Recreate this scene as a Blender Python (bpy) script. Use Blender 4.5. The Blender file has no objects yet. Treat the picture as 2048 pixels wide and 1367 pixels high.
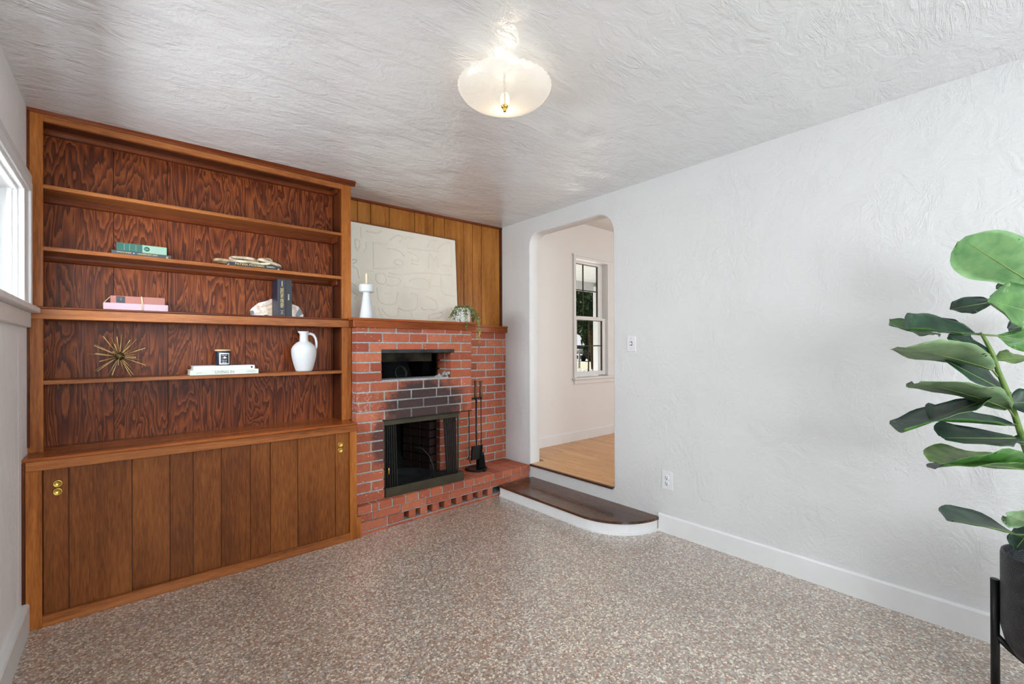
import bpy, bmesh, math, random
from mathutils import Vector, Matrix, Euler
random.seed(7)
SC = bpy.context.scene
COL = SC.collection
R = math.radians

# ------------------------------------------------------------------ camera
CAMH = 1.26
FPX, CYPX = 898.195, 683.5 + 11.68
YAW, PITCH, ROLL = R(40.5858), R(0.1052), R(-0.21938)
_f = Vector((math.sin(YAW)*math.cos(PITCH), math.cos(YAW)*math.cos(PITCH), math.sin(PITCH)))
_r0 = Vector((math.cos(YAW), -math.sin(YAW), 0)); _u0 = _r0.cross(_f)
_r = math.cos(ROLL)*_r0 + math.sin(ROLL)*_u0
_u = -math.sin(ROLL)*_r0 + math.cos(ROLL)*_u0
CAM = Vector((0, 0, CAMH))
cd = bpy.data.cameras.new('camera'); co = bpy.data.objects.new('camera', cd); COL.objects.link(co)
m3 = Matrix((_r, _u, -_f)).transposed()
co.matrix_world = Matrix.Translation(CAM) @ m3.to_4x4()
cd.sensor_width = 36; cd.lens = FPX/2048*36; cd.shift_y = 11.68/2048; cd.clip_start = .02; cd.clip_end = 400
SC.camera = co

def ray(x, y): return (x-1024)/FPX*_r - (y-CYPX)/FPX*_u + _f
def hit(x, y, ax, v):
    d = ray(x, y); return CAM + d*((v-CAM[ax])/d[ax])
def atd(x, y, depth): return CAM + ray(x, y)*depth
def pX(x, y, Y): return hit(x, y, 1, Y).x

# ------------------------------------------------------------------ world, sun, window daylight, exposure
SC.view_settings.view_transform = 'Standard'
try: SC.view_settings.look = 'None'
except Exception: pass
SC.view_settings.exposure = -0.06; SC.view_settings.gamma = 1.0; SC.view_settings.use_curve_mapping = False
W = bpy.data.worlds.new('sky'); SC.world = W; W.use_nodes = True
wn = W.node_tree.nodes; wl = W.node_tree.links
sky = wn.new('ShaderNodeTexSky'); sky.sky_type = 'NISHITA'; sky.sun_disc = False
sky.sun_elevation = R(42); sky.sun_rotation = R(30); sky.air_density = 1.0; sky.dust_density = .6
wl.new(sky.outputs[0], wn['Background'].inputs[0]); wn['Background'].inputs[1].default_value = .07
sd = bpy.data.lights.new('sun_offscreen', 'SUN'); sd.energy = 22.0; sd.angle = R(.6); sd.color = (1, .98, .95)
so = bpy.data.objects.new('sun_offscreen', sd); COL.objects.link(so)
so.rotation_euler = Vector((-.34, -.62, -.70)).to_track_quat('-Z', 'Y').to_euler()

def area(name, loc, direction, sx, sy, power, color=(1, 1, 1), spread=180):
    d = bpy.data.lights.new(name, 'AREA'); d.shape = 'RECTANGLE'; d.size = sx; d.size_y = sy
    d.energy = power; d.color = color; d.spread = R(spread)
    o = bpy.data.objects.new(name, d); COL.objects.link(o); o.location = loc
    o.rotation_euler = Vector(direction).to_track_quat('-Z', 'Y').to_euler(); return o
# daylight entering by the real window openings (the lights stand just outside the panes)
area('window_left_offscreen', (-.62, 2.22, 1.76), (1, 0, 0), 1.30, .52, 60, (.88, .95, 1))
area('window_front_offscreen', (.35, -1.97, 1.45), (0, 1, 0), 1.25, 1.25, 100, (.9, .96, 1))
area('window_front_offscreen', (2.0, -1.97, 1.45), (0, 1, 0), 1.25, 1.25, 38, (.9, .96, 1))
area('window_hall_offscreen', (4.7, -.62, 1.65), (0, 1, 0), 1.8, 1.4, 62, (.95, .98, 1))

# ------------------------------------------------------------------ helpers
def lin(c):
    c /= 255.0
    return c/12.92 if c <= .04045 else ((c+.055)/1.055)**2.4
def S(r, g, b): return (lin(r), lin(g), lin(b), 1)

class M:
    """tiny node builder"""
    def __init__(self, name):
        self.m = bpy.data.materials.new(name); self.m.use_nodes = True
        self.t = self.m.node_tree; self.n = self.t.nodes; self.l = self.t.links
        self.b = self.n['Principled BSDF']; self.out = self.n['Material Output']
    def new(self, typ, **kw):
        nd = self.n.new('ShaderNode'+typ)
        for k, v in kw.items(): setattr(nd, k, v)
        return nd
    def link(self, a, b): self.l.new(a, b)
    def val(self, sock, v):
        if hasattr(v, 'is_output') or isinstance(v, bpy.types.NodeSocket): self.l.new(v, sock)
        else: sock.default_value = v
    def math(self, op, a, b=0.0, c=None, clamp=False):
        nd = self.new('Math', operation=op); nd.use_clamp = clamp
        self.val(nd.inputs[0], a); self.val(nd.inputs[1], b)
        if c is not None: self.val(nd.inputs[2], c)
        return nd.outputs[0]
    def vmath(self, op, a, b=(0, 0, 0)):
        nd = self.new('VectorMath', operation=op); self.val(nd.inputs[0], a); self.val(nd.inputs[1], b)
        return nd.outputs['Value'] if op in ('LENGTH', 'DOT_PRODUCT', 'DISTANCE') else nd.outputs[0]
    def coord(self, scale=(1, 1, 1), jitter=0.0, kind='Object'):
        if kind == 'Position': c = self.new('NewGeometry').outputs['Position']
        else: c = self.new('TexCoord').outputs[kind]
        if jitter:
            r = self.new('ObjectInfo').outputs['Random']
            v = self.new('CombineXYZ')
            self.link(self.math('MULTIPLY', r, jitter), v.inputs[0]); self.link(self.math('MULTIPLY', r, jitter*1.7), v.inputs[1]); self.link(self.math('MULTIPLY', r, jitter*2.3), v.inputs[2])
            c = self.vmath('ADD', c, v.outputs[0])
        return self.vmath('MULTIPLY', c, scale)
    def noise(self, vec, scale=1, detail=3, rough=.5, dist=0):
        nd = self.new('TexNoise'); self.link(vec, nd.inputs['Vector'])
        nd.inputs['Scale'].default_value = scale; nd.inputs['Detail'].default_value = detail
        nd.inputs['Roughness'].default_value = rough; nd.inputs['Distortion'].default_value = dist
        return nd.outputs['Fac']
    def ramp(self, fac, stops, interp='LINEAR'):
        nd = self.new('ValToRGB'); e = nd.color_ramp.elements; nd.color_ramp.interpolation = interp
        while len(e) < len(stops): e.new(.5)
        for i, (p, c) in enumerate(stops):
            e[i].position = p; e[i].color = c if hasattr(c, '__len__') else (c, c, c, 1)
        self.link(fac, nd.inputs[0]); return nd.outputs[0]
    def mix(self, fac, a, b, blend='MIX'):
        nd = self.new('Mix', data_type='RGBA', blend_type=blend)
        self.val(nd.inputs[0], fac); self.val(nd.inputs[6], a); self.val(nd.inputs[7], b); return nd.outputs[2]
    def maprange(self, v, a, b, c=0, d=1):
        nd = self.new('MapRange', interpolation_type='SMOOTHSTEP'); self.val(nd.inputs[0], v)
        for i, x in enumerate((a, b, c, d)): nd.inputs[i+1].default_value = x
        return nd.outputs[0]
    def bump(self, h, strength=.3, dist=.01):
        nd = self.new('Bump'); nd.inputs['Strength'].default_value = strength; nd.inputs['Distance'].default_value = dist
        self.link(h, nd.inputs['Height']); self.link(nd.outputs[0], self.b.inputs['Normal']); self.link(nd.outputs[0], self.b.inputs['Coat Normal']); return nd
    def set(self, **kw):
        names = dict(color='Base Color', rough='Roughness', metal='Metallic', spec='Specular IOR Level', coat='Coat Weight', coatr='Coat Roughness', ior='IOR', trans='Transmission Weight', coation='Coat IOR', sss='Subsurface Weight', sheen='Sheen Weight', alpha='Alpha', emis='Emission Color', emstr='Emission Strength')
        for k, v in kw.items(): self.val(self.b.inputs[names[k]], v)
        return self

def plain(name, col, rough=.5, var=.06, bump=0, bscale=60, **kw):
    a = M(name); c = a.coord(jitter=3)
    n = a.noise(c, 9, 3)
    dark = tuple(x*(1-2*var) for x in col[:3])+(1,); lite = tuple(min(1, x*(1+var)) for x in col[:3])+(1,)
    a.set(color=a.ramp(n, [(.3, dark), (.7, lite)]), rough=rough, **kw)
    if bump: a.bump(a.noise(c, bscale, 3), bump, .004)
    return a.m

def wood(name, dark, mid, light, axis, rough=.32, coat=.35, fine=1.0, figure=.5, coarse=1.0):
    a = M(name); s = [26, 26, 26]; s['xyz'.index(axis)] = 1.3
    c = a.coord(tuple(s), jitter=9)
    n1 = a.noise(c, 1, 4, .55, .6)
    s2 = [170, 170, 170]; s2['xyz'.index(axis)] = 16
    n2 = a.noise(a.coord(tuple(s2), jitter=5), 1, 2, .5)
    s3 = [3.2]*3; s3['xyz'.index(axis)] = 1.1
    n3 = a.noise(a.coord(tuple(s3), jitter=7), 1, 2)
    v = a.math('ADD', a.math('MULTIPLY', a.math('ADD', .5, a.math('MULTIPLY', a.math('SUBTRACT', n1, .5), coarse)), .62), a.math('MULTIPLY', n3, figure))
    v = a.math('ADD', v, a.math('MULTIPLY', a.math('SUBTRACT', n2, .5), .38*fine))
    k = (1+figure-.38)/2 if False else .5*(.62+figure)
    col = a.ramp(v, [(k-.2, dark), (k, mid), (k+.2, light)])
    a.set(color=col, rough=a.math('ADD', rough, a.math('MULTIPLY', n2, .1)), coat=coat*.16, coatr=.12, spec=.16)
    a.bump(n2, .10, .002)
    return a.m

def firply(name):
    """rotary cut fir plywood: wild contour figure, vertical, varnished"""
    a = M(name); c = a.coord((7.5, 1, 1.25), jitter=11)
    f = a.noise(c, 1.0, 3, .5, .55)
    w = a.math('FRACT', a.math('MULTIPLY', f, 17))
    fine = a.noise(a.coord((150, 1, 5), jitter=4), 1, 3)
    v = a.math('ADD', w, a.math('MULTIPLY', a.math('SUBTRACT', fine, .5), .95))
    col = a.ramp(v, [(0, S(78, 33, 15)), (.25, S(100, 47, 22)), (.6, S(130, 65, 30)), (.84, S(148, 80, 37)), (.97, S(86, 38, 18))])
    big = a.noise(a.coord((2, 1, 2), jitter=6), 1, 2)
    col = a.mix(.75, col, a.ramp(big, [(.3, (.62, .56, .56, 1)), (.72, (1.0, 1.0, 1.0, 1))]), 'MULTIPLY')
    a.set(color=col, rough=a.math('ADD', .34, a.math('MULTIPLY', fine, .14)), spec=.14, coat=.03, coatr=.2)
    a.bump(a.math('ADD', a.math('MULTIPLY', w, .35), a.math('MULTIPLY', a.noise(a.coord((9, 9, 3), jitter=3), 1, 3), 1.2)), .22, .004)
    return a.m

def plaster(name, col, rough, spec, strength, stretch=(1, 1, 1), coat=0):
    """hand trowelled plaster: broad waves, trowel ridges and fine grain"""
    a = M(name); c = a.coord(stretch)
    n1 = a.noise(c, 2.2, 3, .5, .8)
    n2 = a.noise(c, 8.0, 4, .62, 1.8)
    n3 = a.noise(c, 48, 3, .6, .6)
    nr = a.noise(a.vmath('MULTIPLY', c, (.6, 1.9, 1)), 6.5, 5, .66, .9)
    rid = a.math('SUBTRACT', 1, a.math('MULTIPLY', a.math('ABSOLUTE', a.math('SUBTRACT', nr, .5)), 13), clamp=True)
    patch = a.maprange(a.noise(c, 5.1, 3), .44, .66)
    h = a.math('ADD', a.math('MULTIPLY', n1, 1.2), a.math('MULTIPLY', a.math('MULTIPLY', rid, patch), .16))
    h = a.math('ADD', h, a.math('ADD', a.math('MULTIPLY', n2, .55), a.math('MULTIPLY', n3, .14)))
    tone = a.ramp(a.noise(c, 1.4, 3), [(.3, tuple(x*.965 for x in col[:3])+(1,)), (.7, col)])
    a.set(color=tone, rough=a.math('ADD', rough, a.math('MULTIPLY', n2, .14)), spec=spec, coat=coat, coatr=.15, coation=1.8)
    a.bump(h, strength, .035)
    return a.m

# ---- materials
MAT = {}
MAT['wall'] = plaster('white_trowelled_plaster', (.715, .715, .711, 1), .5, .35, .32)
MAT['wall_smooth'] = plaster('smooth_white_wall', (.80, .785, .765, 1), .6, .3, .05)
MAT['wall_left'] = plaster('grey_white_trowelled_plaster', (.88, .87, .86, 1), .42, .4, .24, (1, 1, .55))
MAT['ceiling'] = plaster('glossy_trowelled_ceiling', (.76, .765, .765, 1), .27, .6, .42, (.75, 1.3, 1), coat=1.0)
MAT['white'] = plain('white_semigloss_paint', (.80, .80, .80, 1), .35, .015)
MAT['trimgrey'] = plain('warm_white_paint', (.70, .69, .67, 1), .4, .02)
MAT['frame_x'] = wood('varnished_mahogany_x', S(104, 56, 26), S(142, 82, 40), S(170, 106, 56), 'x', .3, .4)
MAT['frame_z'] = wood('varnished_mahogany_z', S(112, 58, 22), S(152, 88, 36), S(178, 110, 50), 'z', .3, .4)
MAT['frame_dark'] = wood('red_brown_trim_x', S(70, 30, 12), S(98, 45, 20), S(126, 64, 30), 'x', .25, .5)
MAT['frame_darkz'] = wood('red_brown_trim_z', S(58, 27, 14), S(86, 42, 22), S(116, 62, 34), 'z', .25, .5)
MAT['counter'] = wood('counter_wood', S(118, 58, 24), S(150, 80, 36), S(176, 102, 50), 'x', .2, 1.0)
MAT['door'] = wood('door_mahogany', S(92, 48, 18), S(118, 66, 27), S(140, 84, 38), 'z', .38, .12, figure=.6, fine=1.5, coarse=.4)
MAT['panelw'] = wood('amber_wall_board', S(120, 70, 26), S(156, 98, 40), S(178, 118, 56), 'z', .38, .25, figure=.6)
MAT['mantel'] = wood('mantel_wood', S(104, 48, 18), S(140, 70, 30), S(166, 92, 44), 'x', .25, .5)
MAT['frame_art'] = wood('brown_picture_frame', S(96, 58, 30), S(120, 76, 42), S(136, 90, 54), 'x', .5, .1)
MAT['fir'] = firply('fir_plywood')
MAT['fir_side'] = wood('dark_side_board', S(56, 25, 14), S(84, 40, 21), S(108, 56, 30), 'z', .25, .4)
MAT['tread'] = wood('dark_oak_tread', S(52, 30, 20), S(84, 52, 34), S(112, 74, 50), 'y', .22, 3.0)
MAT['oak'] = wood('light_oak_floor', S(176, 118, 62), S(206, 148, 84), S(226, 174, 108), 'y', .3, 2.5, figure=.35)
MAT['brass'] = plain('brass', S(206, 170, 84), .25, .05, metal=1.0)
MAT['rod_brass'] = plain('satin_brass_rod', S(228, 202, 138), .4, .08, metal=.45)
MAT['bronze'] = plain('dark_bronze', S(92, 80, 52), .38, .15, metal=.75)
MAT['olive'] = plain('olive_bronze_frame', S(66, 60, 44), .5, .12, metal=.3)
MAT['blackmetal'] = plain('black_iron', S(28, 28, 29), .42, .1, metal=.35)
MAT['steel'] = plain('sooty_steel', S(52, 56, 55), .6, .35, metal=.3)
MAT['rust'] = plain('rusty_sooty_plate', S(44, 38, 28), .8, .45, bump=.4, bscale=40, spec=.2)
MAT['soot'] = plain('soot_black', S(10, 10, 11), .85, .3, bump=.5, bscale=30, spec=.2)
MAT['ash'] = plain('grey_ash_floor', S(34, 36, 40), .85, .4, bump=.3)
MAT['ceramic'] = plain('matte_white_ceramic', (.66, .68, .70, 1), .55, .02)
MAT['canvas'] = plain('cream_plaster_canvas', S(226, 220, 206), .85, .02, bump=.08)
MAT['wax'] = plain('ivory_wax', S(240, 216, 186), .5, .02)
MAT['paper'] = plain('page_paper', S(232, 226, 214), .8, .03)
MAT['plastic'] = plain('white_plastic', (.78, .79, .80, 1), .3, .01)
MAT['slot'] = plain('dark_slot', S(60, 58, 56), .6, .05)
MAT['navy'] = plain('navy_cloth', S(30, 36, 52), .45, .06)
MAT['black_cloth'] = plain('black_cloth', S(34, 36, 42), .5, .06)
MAT['gold'] = plain('gold_foil', S(214, 190, 110), .4, .05)
MAT['ink_white'] = plain('white_ink', S(232, 232, 228), .6, .01)
MAT['ink_grey'] = plain('grey_ink', S(120, 120, 116), .7, .02)
MAT['ink_soft'] = plain('soft_grey_ink', S(190, 190, 190), .7, .02)
MAT['ink_dark'] = plain('dark_ink', S(36, 36, 38), .7, .02)
MAT['twine'] = plain('jute_twine', S(206, 188, 152), .9, .1)
MAT['tool_wood'] = plain('turned_wood_handle', S(112, 72, 44), .45, .15)

def brickmat(name, sooty=False):
    a = M(name); rnd = a.new('ObjectInfo').outputs['Random']
    base = a.ramp(rnd, [(0, S(146, 74, 52)), (.25, S(178, 98, 70)), (.5, S(164, 86, 60)), (.75, S(186, 110, 80)), (1, S(154, 82, 62))])
    p = a.coord(kind='Position')
    n = a.noise(p, 26, 4, .6); n2 = a.noise(p, 150, 3, .6)
    base = a.mix(.55, base, a.ramp(n, [(.3, (.84, .82, .82, 1)), (.7, (1.18, 1.15, 1.13, 1))]), 'MULTIPLY')
    base = a.mix(.3, base, a.ramp(n2, [(.3, (.6, .6, .6, 1)), (.7, (1.15, 1.15, 1.15, 1))]), 'MULTIPLY')
    speck = a.maprange(a.noise(p, 75, 2, .5), .705, .74)
    base = a.mix(a.math('MULTIPLY', speck, .8), base, S(222, 214, 204))
    # lime bloom low on the left of the breast
    d0 = a.vmath('LENGTH', a.vmath('DIVIDE', a.vmath('SUBTRACT', p, (1.22, 3.02, .90)), (.16, .5, .12)))
    bloom = a.math('MULTIPLY', a.maprange(d0, .3, 1.2, 1, 0), a.maprange(a.noise(p, 38, 4, .7), .5, .68))
    base = a.mix(a.math('MULTIPLY', bloom, .55), base, S(218, 196, 188))
    # smoke stain over the fire opening
    d1 = a.vmath('LENGTH', a.vmath('DIVIDE', a.vmath('SUBTRACT', p, (1.72, 3.02, .83)), (.38, .6, .23)))
    d2 = a.vmath('LENGTH', a.vmath('DIVIDE', a.vmath('SUBTRACT', p, (1.38, 3.02, .60)), (.10, .6, .20)))
    jit = a.math('MULTIPLY', a.math('SUBTRACT', n, .5), .5)
    s1 = a.maprange(a.math('ADD', d1, jit), .66, 1.12, 1, 0)
    s2 = a.math('MULTIPLY', a.maprange(a.math('ADD', d2, jit), .6, 1.1, 1, 0), .8)
    st = a.math('MAXIMUM', s1, s2)
    base = a.mix(a.math('MULTIPLY', st, .92), base, S(46, 43, 46))
    if sooty: base = a.mix(.96, base, S(16, 15, 17))
    a.set(color=base, rough=.72, spec=.35)
    a.bump(a.math('ADD', n, a.math('MULTIPLY', n2, .6)), .45, .004)
    return a.m
MAT['brick'] = brickmat('red_brick'); MAT['brick_soot'] = brickmat('sooted_firebrick', True)
a = M('grey_mortar'); p = a.coord(kind='Position'); n = a.noise(p, 60, 4, .6)
d1 = a.vmath('LENGTH', a.vmath('DIVIDE', a.vmath('SUBTRACT', p, (1.72, 3.02, .80)), (.34, .6, .13)))
c = a.ramp(n, [(.3, S(140, 141, 139)), (.7, S(176, 177, 175))])
c = a.mix(a.math('MULTIPLY', a.maprange(d1, .5, 1.1, 1, 0), .7), c, S(84, 80, 80))
a.set(color=c, rough=.9); a.bump(n, .5, .004); MAT['mortar'] = a.m

a = M('pebble_epoxy_floor')
c = a.coord((1, 1, 1)); warp = a.new('TexNoise'); a.link(c, warp.inputs['Vector']); warp.inputs['Scale'].default_value = 90
cc = a.vmath('ADD', c, a.vmath('MULTIPLY', a.vmath('SUBTRACT', warp.outputs['Color'], (.5, .5, .5)), (.006, .006, 0)))
v = a.new('TexVoronoi'); a.link(a.vmath('MULTIPLY', cc, (1, 1, 0)), v.inputs['Vector']); v.inputs['Scale'].default_value = 125
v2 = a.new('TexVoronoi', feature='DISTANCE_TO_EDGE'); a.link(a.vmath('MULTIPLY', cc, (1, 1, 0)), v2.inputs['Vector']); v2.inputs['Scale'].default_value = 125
sx = a.new('SeparateColor'); a.link(v.outputs['Color'], sx.inputs[0])
col = a.ramp(sx.outputs[0], [(0, S(128, 108, 95)), (.16, S(160, 141, 124)), (.32, S(186, 171, 156)), (.46, S(160, 147, 136)), (.58, S(206, 192, 174)), (.70, S(168, 124, 106)), (.80, S(222, 212, 194)), (.9, S(156, 154, 150)), (1, S(138, 125, 116))], 'CONSTANT')
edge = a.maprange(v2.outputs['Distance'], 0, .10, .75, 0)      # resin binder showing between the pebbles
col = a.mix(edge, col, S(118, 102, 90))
big = a.noise(c, 1.3, 3); col = a.mix(1.0, col, a.ramp(big, [(.3, (1.04, 1.06, 1.07, 1)), (.7, (1.27, 1.30, 1.32, 1))]), 'MULTIPLY')
a.set(color=col, rough=a.math('ADD', .30, a.math('MULTIPLY', a.noise(c, 40, 2), .12)), spec=.5, coat=1.0, coatr=.15, coation=1.7)
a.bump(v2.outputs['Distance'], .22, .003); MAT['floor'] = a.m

def glassmat(name, tint=(1, 1, 1, 1), refl=.008, rough=.0):
    m = bpy.data.materials.new(name); m.use_nodes = True; t = m.node_tree; n = t.nodes
    n.remove(n['Principled BSDF'])
    tr = n.new('ShaderNodeBsdfTransparent'); tr.inputs[0].default_value = tint
    gl = n.new('ShaderNodeBsdfGlossy'); gl.inputs['Roughness'].default_value = rough
    mx = n.new('ShaderNodeMixShader'); mx.inputs[0].default_value = refl
    t.links.new(tr.outputs[0], mx.inputs[1]); t.links.new(gl.outputs[0], mx.inputs[2]); t.links.new(mx.outputs[0], n['Material Output'].inputs[0])
    return m
MAT['glass'] = glassmat('window_glass')

m = bpy.data.materials.new('frosted_lamp_glass'); m.use_nodes = True; t = m.node_tree; n = t.nodes; n.remove(n['Principled BSDF'])
tc = n.new('ShaderNodeTexCoord'); nz = n.new('ShaderNodeTexNoise'); nz.inputs['Scale'].default_value = 14; nz.inputs['Distortion'].default_value = 2.5
t.links.new(tc.outputs['Object'], nz.inputs['Vector'])
bp = n.new('ShaderNodeBump'); bp.inputs['Strength'].default_value = .25; bp.inputs['Distance'].default_value = .01; t.links.new(nz.outputs['Fac'], bp.inputs['Height'])
tl = n.new('ShaderNodeBsdfTranslucent'); tl.inputs[0].default_value = (.94, .91, .86, 1)
df = n.new('ShaderNodeBsdfDiffuse'); df.inputs[0].default_value = (.88, .86, .82, 1)
tr = n.new('ShaderNodeBsdfTransparent'); tr.inputs[0].default_value = (1, .97, .92, 1)
gl = n.new('ShaderNodeBsdfGlossy'); gl.inputs['Roughness'].default_value = .25
for q in (tl, df, gl): t.links.new(bp.outputs[0], q.inputs['Normal'])
m1 = n.new('ShaderNodeMixShader'); m1.inputs[0].default_value = .5; t.links.new(tl.outputs[0], m1.inputs[1]); t.links.new(df.outputs[0], m1.inputs[2])
m2 = n.new('ShaderNodeMixShader'); m2.inputs[0].default_value = .22; t.links.new(m1.outputs[0], m2.inputs[1]); t.links.new(tr.outputs[0], m2.inputs[2])
m3_ = n.new('ShaderNodeMixShader'); m3_.inputs[0].default_value = .06; t.links.new(m2.outputs[0], m3_.inputs[1]); t.links.new(gl.outputs[0], m3_.inputs[2])
t.links.new(m3_.outputs[0], n['Material Output'].inputs[0]); MAT['frost'] = m
a = M('bulb'); a.set(color=(1, 1, 1, 1), emis=(1, .80, .55, 1), emstr=4.0); MAT['bulb'] = a.m

# ---- mesh helpers
def box(bm, x0, x1, y0, y1, z0, z1, bev=0):
    vs = [bm.verts.new((x, y, z)) for z in (z0, z1) for y in (y0, y1) for x in (x0, x1)]
    fs = [(0, 2, 3, 1), (4, 5, 7, 6), (0, 1, 5, 4), (2, 6, 7, 3), (0, 4, 6, 2), (1, 3, 7, 5)]
    faces = [bm.faces.new([vs[i] for i in f]) for f in fs]
    if bev:
        es = list({e for f in faces for e in f.edges})
        bmesh.ops.bevel(bm, geom=es, offset=bev, segments=1, affect='EDGES', profile=.5)
def boxes(*bs, bev=0):
    bm = bmesh.new()
    for i, b in enumerate(bs):          # tiny offsets so that touching pieces never share a plane
        e = i*.00013; box(bm, b[0]-e, b[1]+e, b[2]-e, b[3]+e, b[4]-e, b[5]+e, bev=bev)
    return bm
def tube(bm, pts, rad, n=8, cap=True):
    pts = [Vector(p) for p in pts]; rings = []
    rads = rad if hasattr(rad, '__len__') else [rad]*len(pts)
    up = None
    for i, p in enumerate(pts):
        d = (pts[min(i+1, len(pts)-1)] - pts[max(i-1, 0)]).normalized()
        if up is None: up = d.orthogonal().normalized()
        else: up = (up - d*up.dot(d)).normalized()
        w = d.cross(up)
        rings.append([bm.verts.new(p + (up*math.cos(2*math.pi*k/n) + w*math.sin(2*math.pi*k/n))*rads[i]) for k in range(n)])
    for r0, r1 in zip(rings, rings[1:]):
        for k in range(n): f = bm.faces.new((r0[k], r0[(k+1) % n], r1[(k+1) % n], r1[k])); f.smooth = True
    if cap: bm.faces.new(rings[0][::-1]); bm.faces.new(rings[-1])
def lathe(bm, prof, c=(0, 0, 0), n=32, close=False, mod=None):
    rings = []
    for i, (r, z) in enumerate(prof):
        if r < 1e-5: rings.append([bm.verts.new((c[0], c[1], c[2]+z))]); continue
        ring = []
        for k in range(n):
            an = 2*math.pi*k/n; rr, zz = (mod(i, an, r, z) if mod else (r, z))
            ring.append(bm.verts.new((c[0]+rr*math.cos(an), c[1]+rr*math.sin(an), c[2]+zz)))
        rings.append(ring)
    for r0, r1 in zip(rings, rings[1:]):
        for k in range(n):
            k2 = (k+1) % n
            if len(r0) == 1 and len(r1) == 1: continue
            if len(r0) == 1: f = bm.faces.new((r0[0], r1[k2], r1[k]))
            elif len(r1) == 1: f = bm.faces.new((r0[k], r0[k2], r1[0]))
            else: f = bm.faces.new((r0[k], r0[k2], r1[k2], r1[k]))
            f.smooth = True
def prism(bm, poly, z0, z1, T=None):
    """poly: list of (a,b); extruded c from z0 to z1; T maps (a,b,c)->xyz"""
    T = T or (lambda a, b, c: (a, b, c))
    A = [bm.verts.new(T(a, b, z0)) for a, b in poly]; B = [bm.verts.new(T(a, b, z1)) for a, b in poly]
    n = len(poly); bm.faces.new(A[::-1]); bm.faces.new(B)
    for i in range(n): bm.faces.new((A[i], A[(i+1) % n], B[(i+1) % n], B[i]))

def obj(name, bm, mat, parent=None, smooth=False, fix=True):
    """link bm (given in world coordinates) as one mesh object under parent"""
    if fix: bmesh.ops.recalc_face_normals(bm, faces=bm.faces[:])
    off = Vector(parent_world(parent)) if parent else None
    if off is not None: bmesh.ops.translate(bm, verts=bm.verts[:], vec=-off)
    me = bpy.data.meshes.new(name); bm.to_mesh(me); bm.free()
    for q in (mat if isinstance(mat, (list, tuple)) else [mat]): me.materials.append(MAT[q] if isinstance(q, str) else q)
    if smooth:
        for f in me.polygons: f.use_smooth = True
    o = bpy.data.objects.new(name, me); COL.objects.link(o)
    if parent: o.parent = parent
    return o
def parent_world(p):
    v = Vector((0, 0, 0))
    while p is not None: v = v + p.location; p = p.parent
    return v
def origin_to(o, loc):
    """move a top level mesh object's origin to loc"""
    loc = Vector(loc); o.data.transform(Matrix.Translation(-loc)); o.location = loc; return o
def thing(name, loc, label, cat, group=None):
    o = bpy.data.objects.new(name, None); COL.objects.link(o); o.location = loc; o.empty_display_size = .05
    return tag(o, label, cat, group)
def tag(o, label=None, cat=None, group=None, kind=None):
    if label: o['label'] = label
    if cat: o['category'] = cat
    if group: o['group'] = group
    if kind: o['kind'] = kind
    return o
def struct(name, bm, mat, label=None, parent=None):
    o = obj(name, bm, mat, parent)
    if not parent: tag(o, label, None, None, 'structure')
    return o
def text(s, size, mat, parent, loc, rot, name='title', extrude=.0003, font_scale=(1, 1)):
    cu = bpy.data.curves.new('t', 'FONT'); cu.body = s; cu.size = size; cu.extrude = extrude
    cu.align_x = 'CENTER'; cu.align_y = 'CENTER'; cu.resolution_u = 2
    t = bpy.data.objects.new('t', cu); COL.objects.link(t)
    dg = bpy.context.evaluated_depsgraph_get(); me = bpy.data.meshes.new_from_object(t.evaluated_get(dg))
    bpy.data.objects.remove(t); bpy.data.curves.remove(cu)
    me.name = name; me.transform(Matrix.Diagonal((font_scale[0], font_scale[1], 1, 1)))
    me.transform(Euler(rot).to_matrix().to_4x4()); me.materials.clear(); me.materials.append(MAT[mat])
    o = bpy.data.objects.new(name, me); COL.objects.link(o); o.parent = parent
    o.location = Vector(loc) - parent_world(parent)
    return o

# ------------------------------------------------------------------ room shell
XL, XR, YB, YF = -.36, 2.80, 3.45, -1.80
def zc(x): return 2.408 + (x+.36)*.0123       # the ceiling sags a little towards the window side
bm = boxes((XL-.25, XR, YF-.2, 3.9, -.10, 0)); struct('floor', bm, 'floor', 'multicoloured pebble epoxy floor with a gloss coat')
bm = bmesh.new()
prism(bm, [(XL-.15, zc(XL-.15)), (XR+.06, zc(XR+.06)), (XR+.06, 2.62), (XL-.15, 2.62)], YF-.15, 3.9, lambda a, b, c: (a, c, b))
struct('ceiling', bm, 'ceiling', 'glossy white hand-trowelled plaster ceiling')
# left wall with its window opening, and the added one behind the camera
WY0, WY1, WZ0, WZ1 = 1.56, 2.87, 1.463, 1.965
struct('wall_left', boxes((XL-.12, XL, YF-.12, -1.05, -.02, 2.45), (XL-.12, XL, -1.05, .45, -.02, .83), (XL-.12, XL, -1.05, .45, 2.07, 2.45), (XL-.12, XL, .45, WY0, -.02, 2.45), (XL-.12, XL, WY0, WY1, -.02, WZ0), (XL-.12, XL, WY0, WY1, WZ1, 2.45), (XL-.12, XL, WY1, 3.6, -.02, 2.45)), 'wall_left', 'grey-white trowelled plaster wall beside the bookcase')
# wall behind the camera, two windows
bs = [(XL-.12, XR+.12, YF-.12, YF, -.02, .83), (XL-.12, XR+.12, YF-.12, YF, 2.07, 2.50), (XL-.12, -.275, YF-.12, YF, .83, 2.07), (.975, 1.375, YF-.12, YF, .83, 2.07), (2.625, XR+.12, YF-.12, YF, .83, 2.07)]
struct('wall_front', boxes(*bs), 'wall', 'white plaster wall with two windows')
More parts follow.
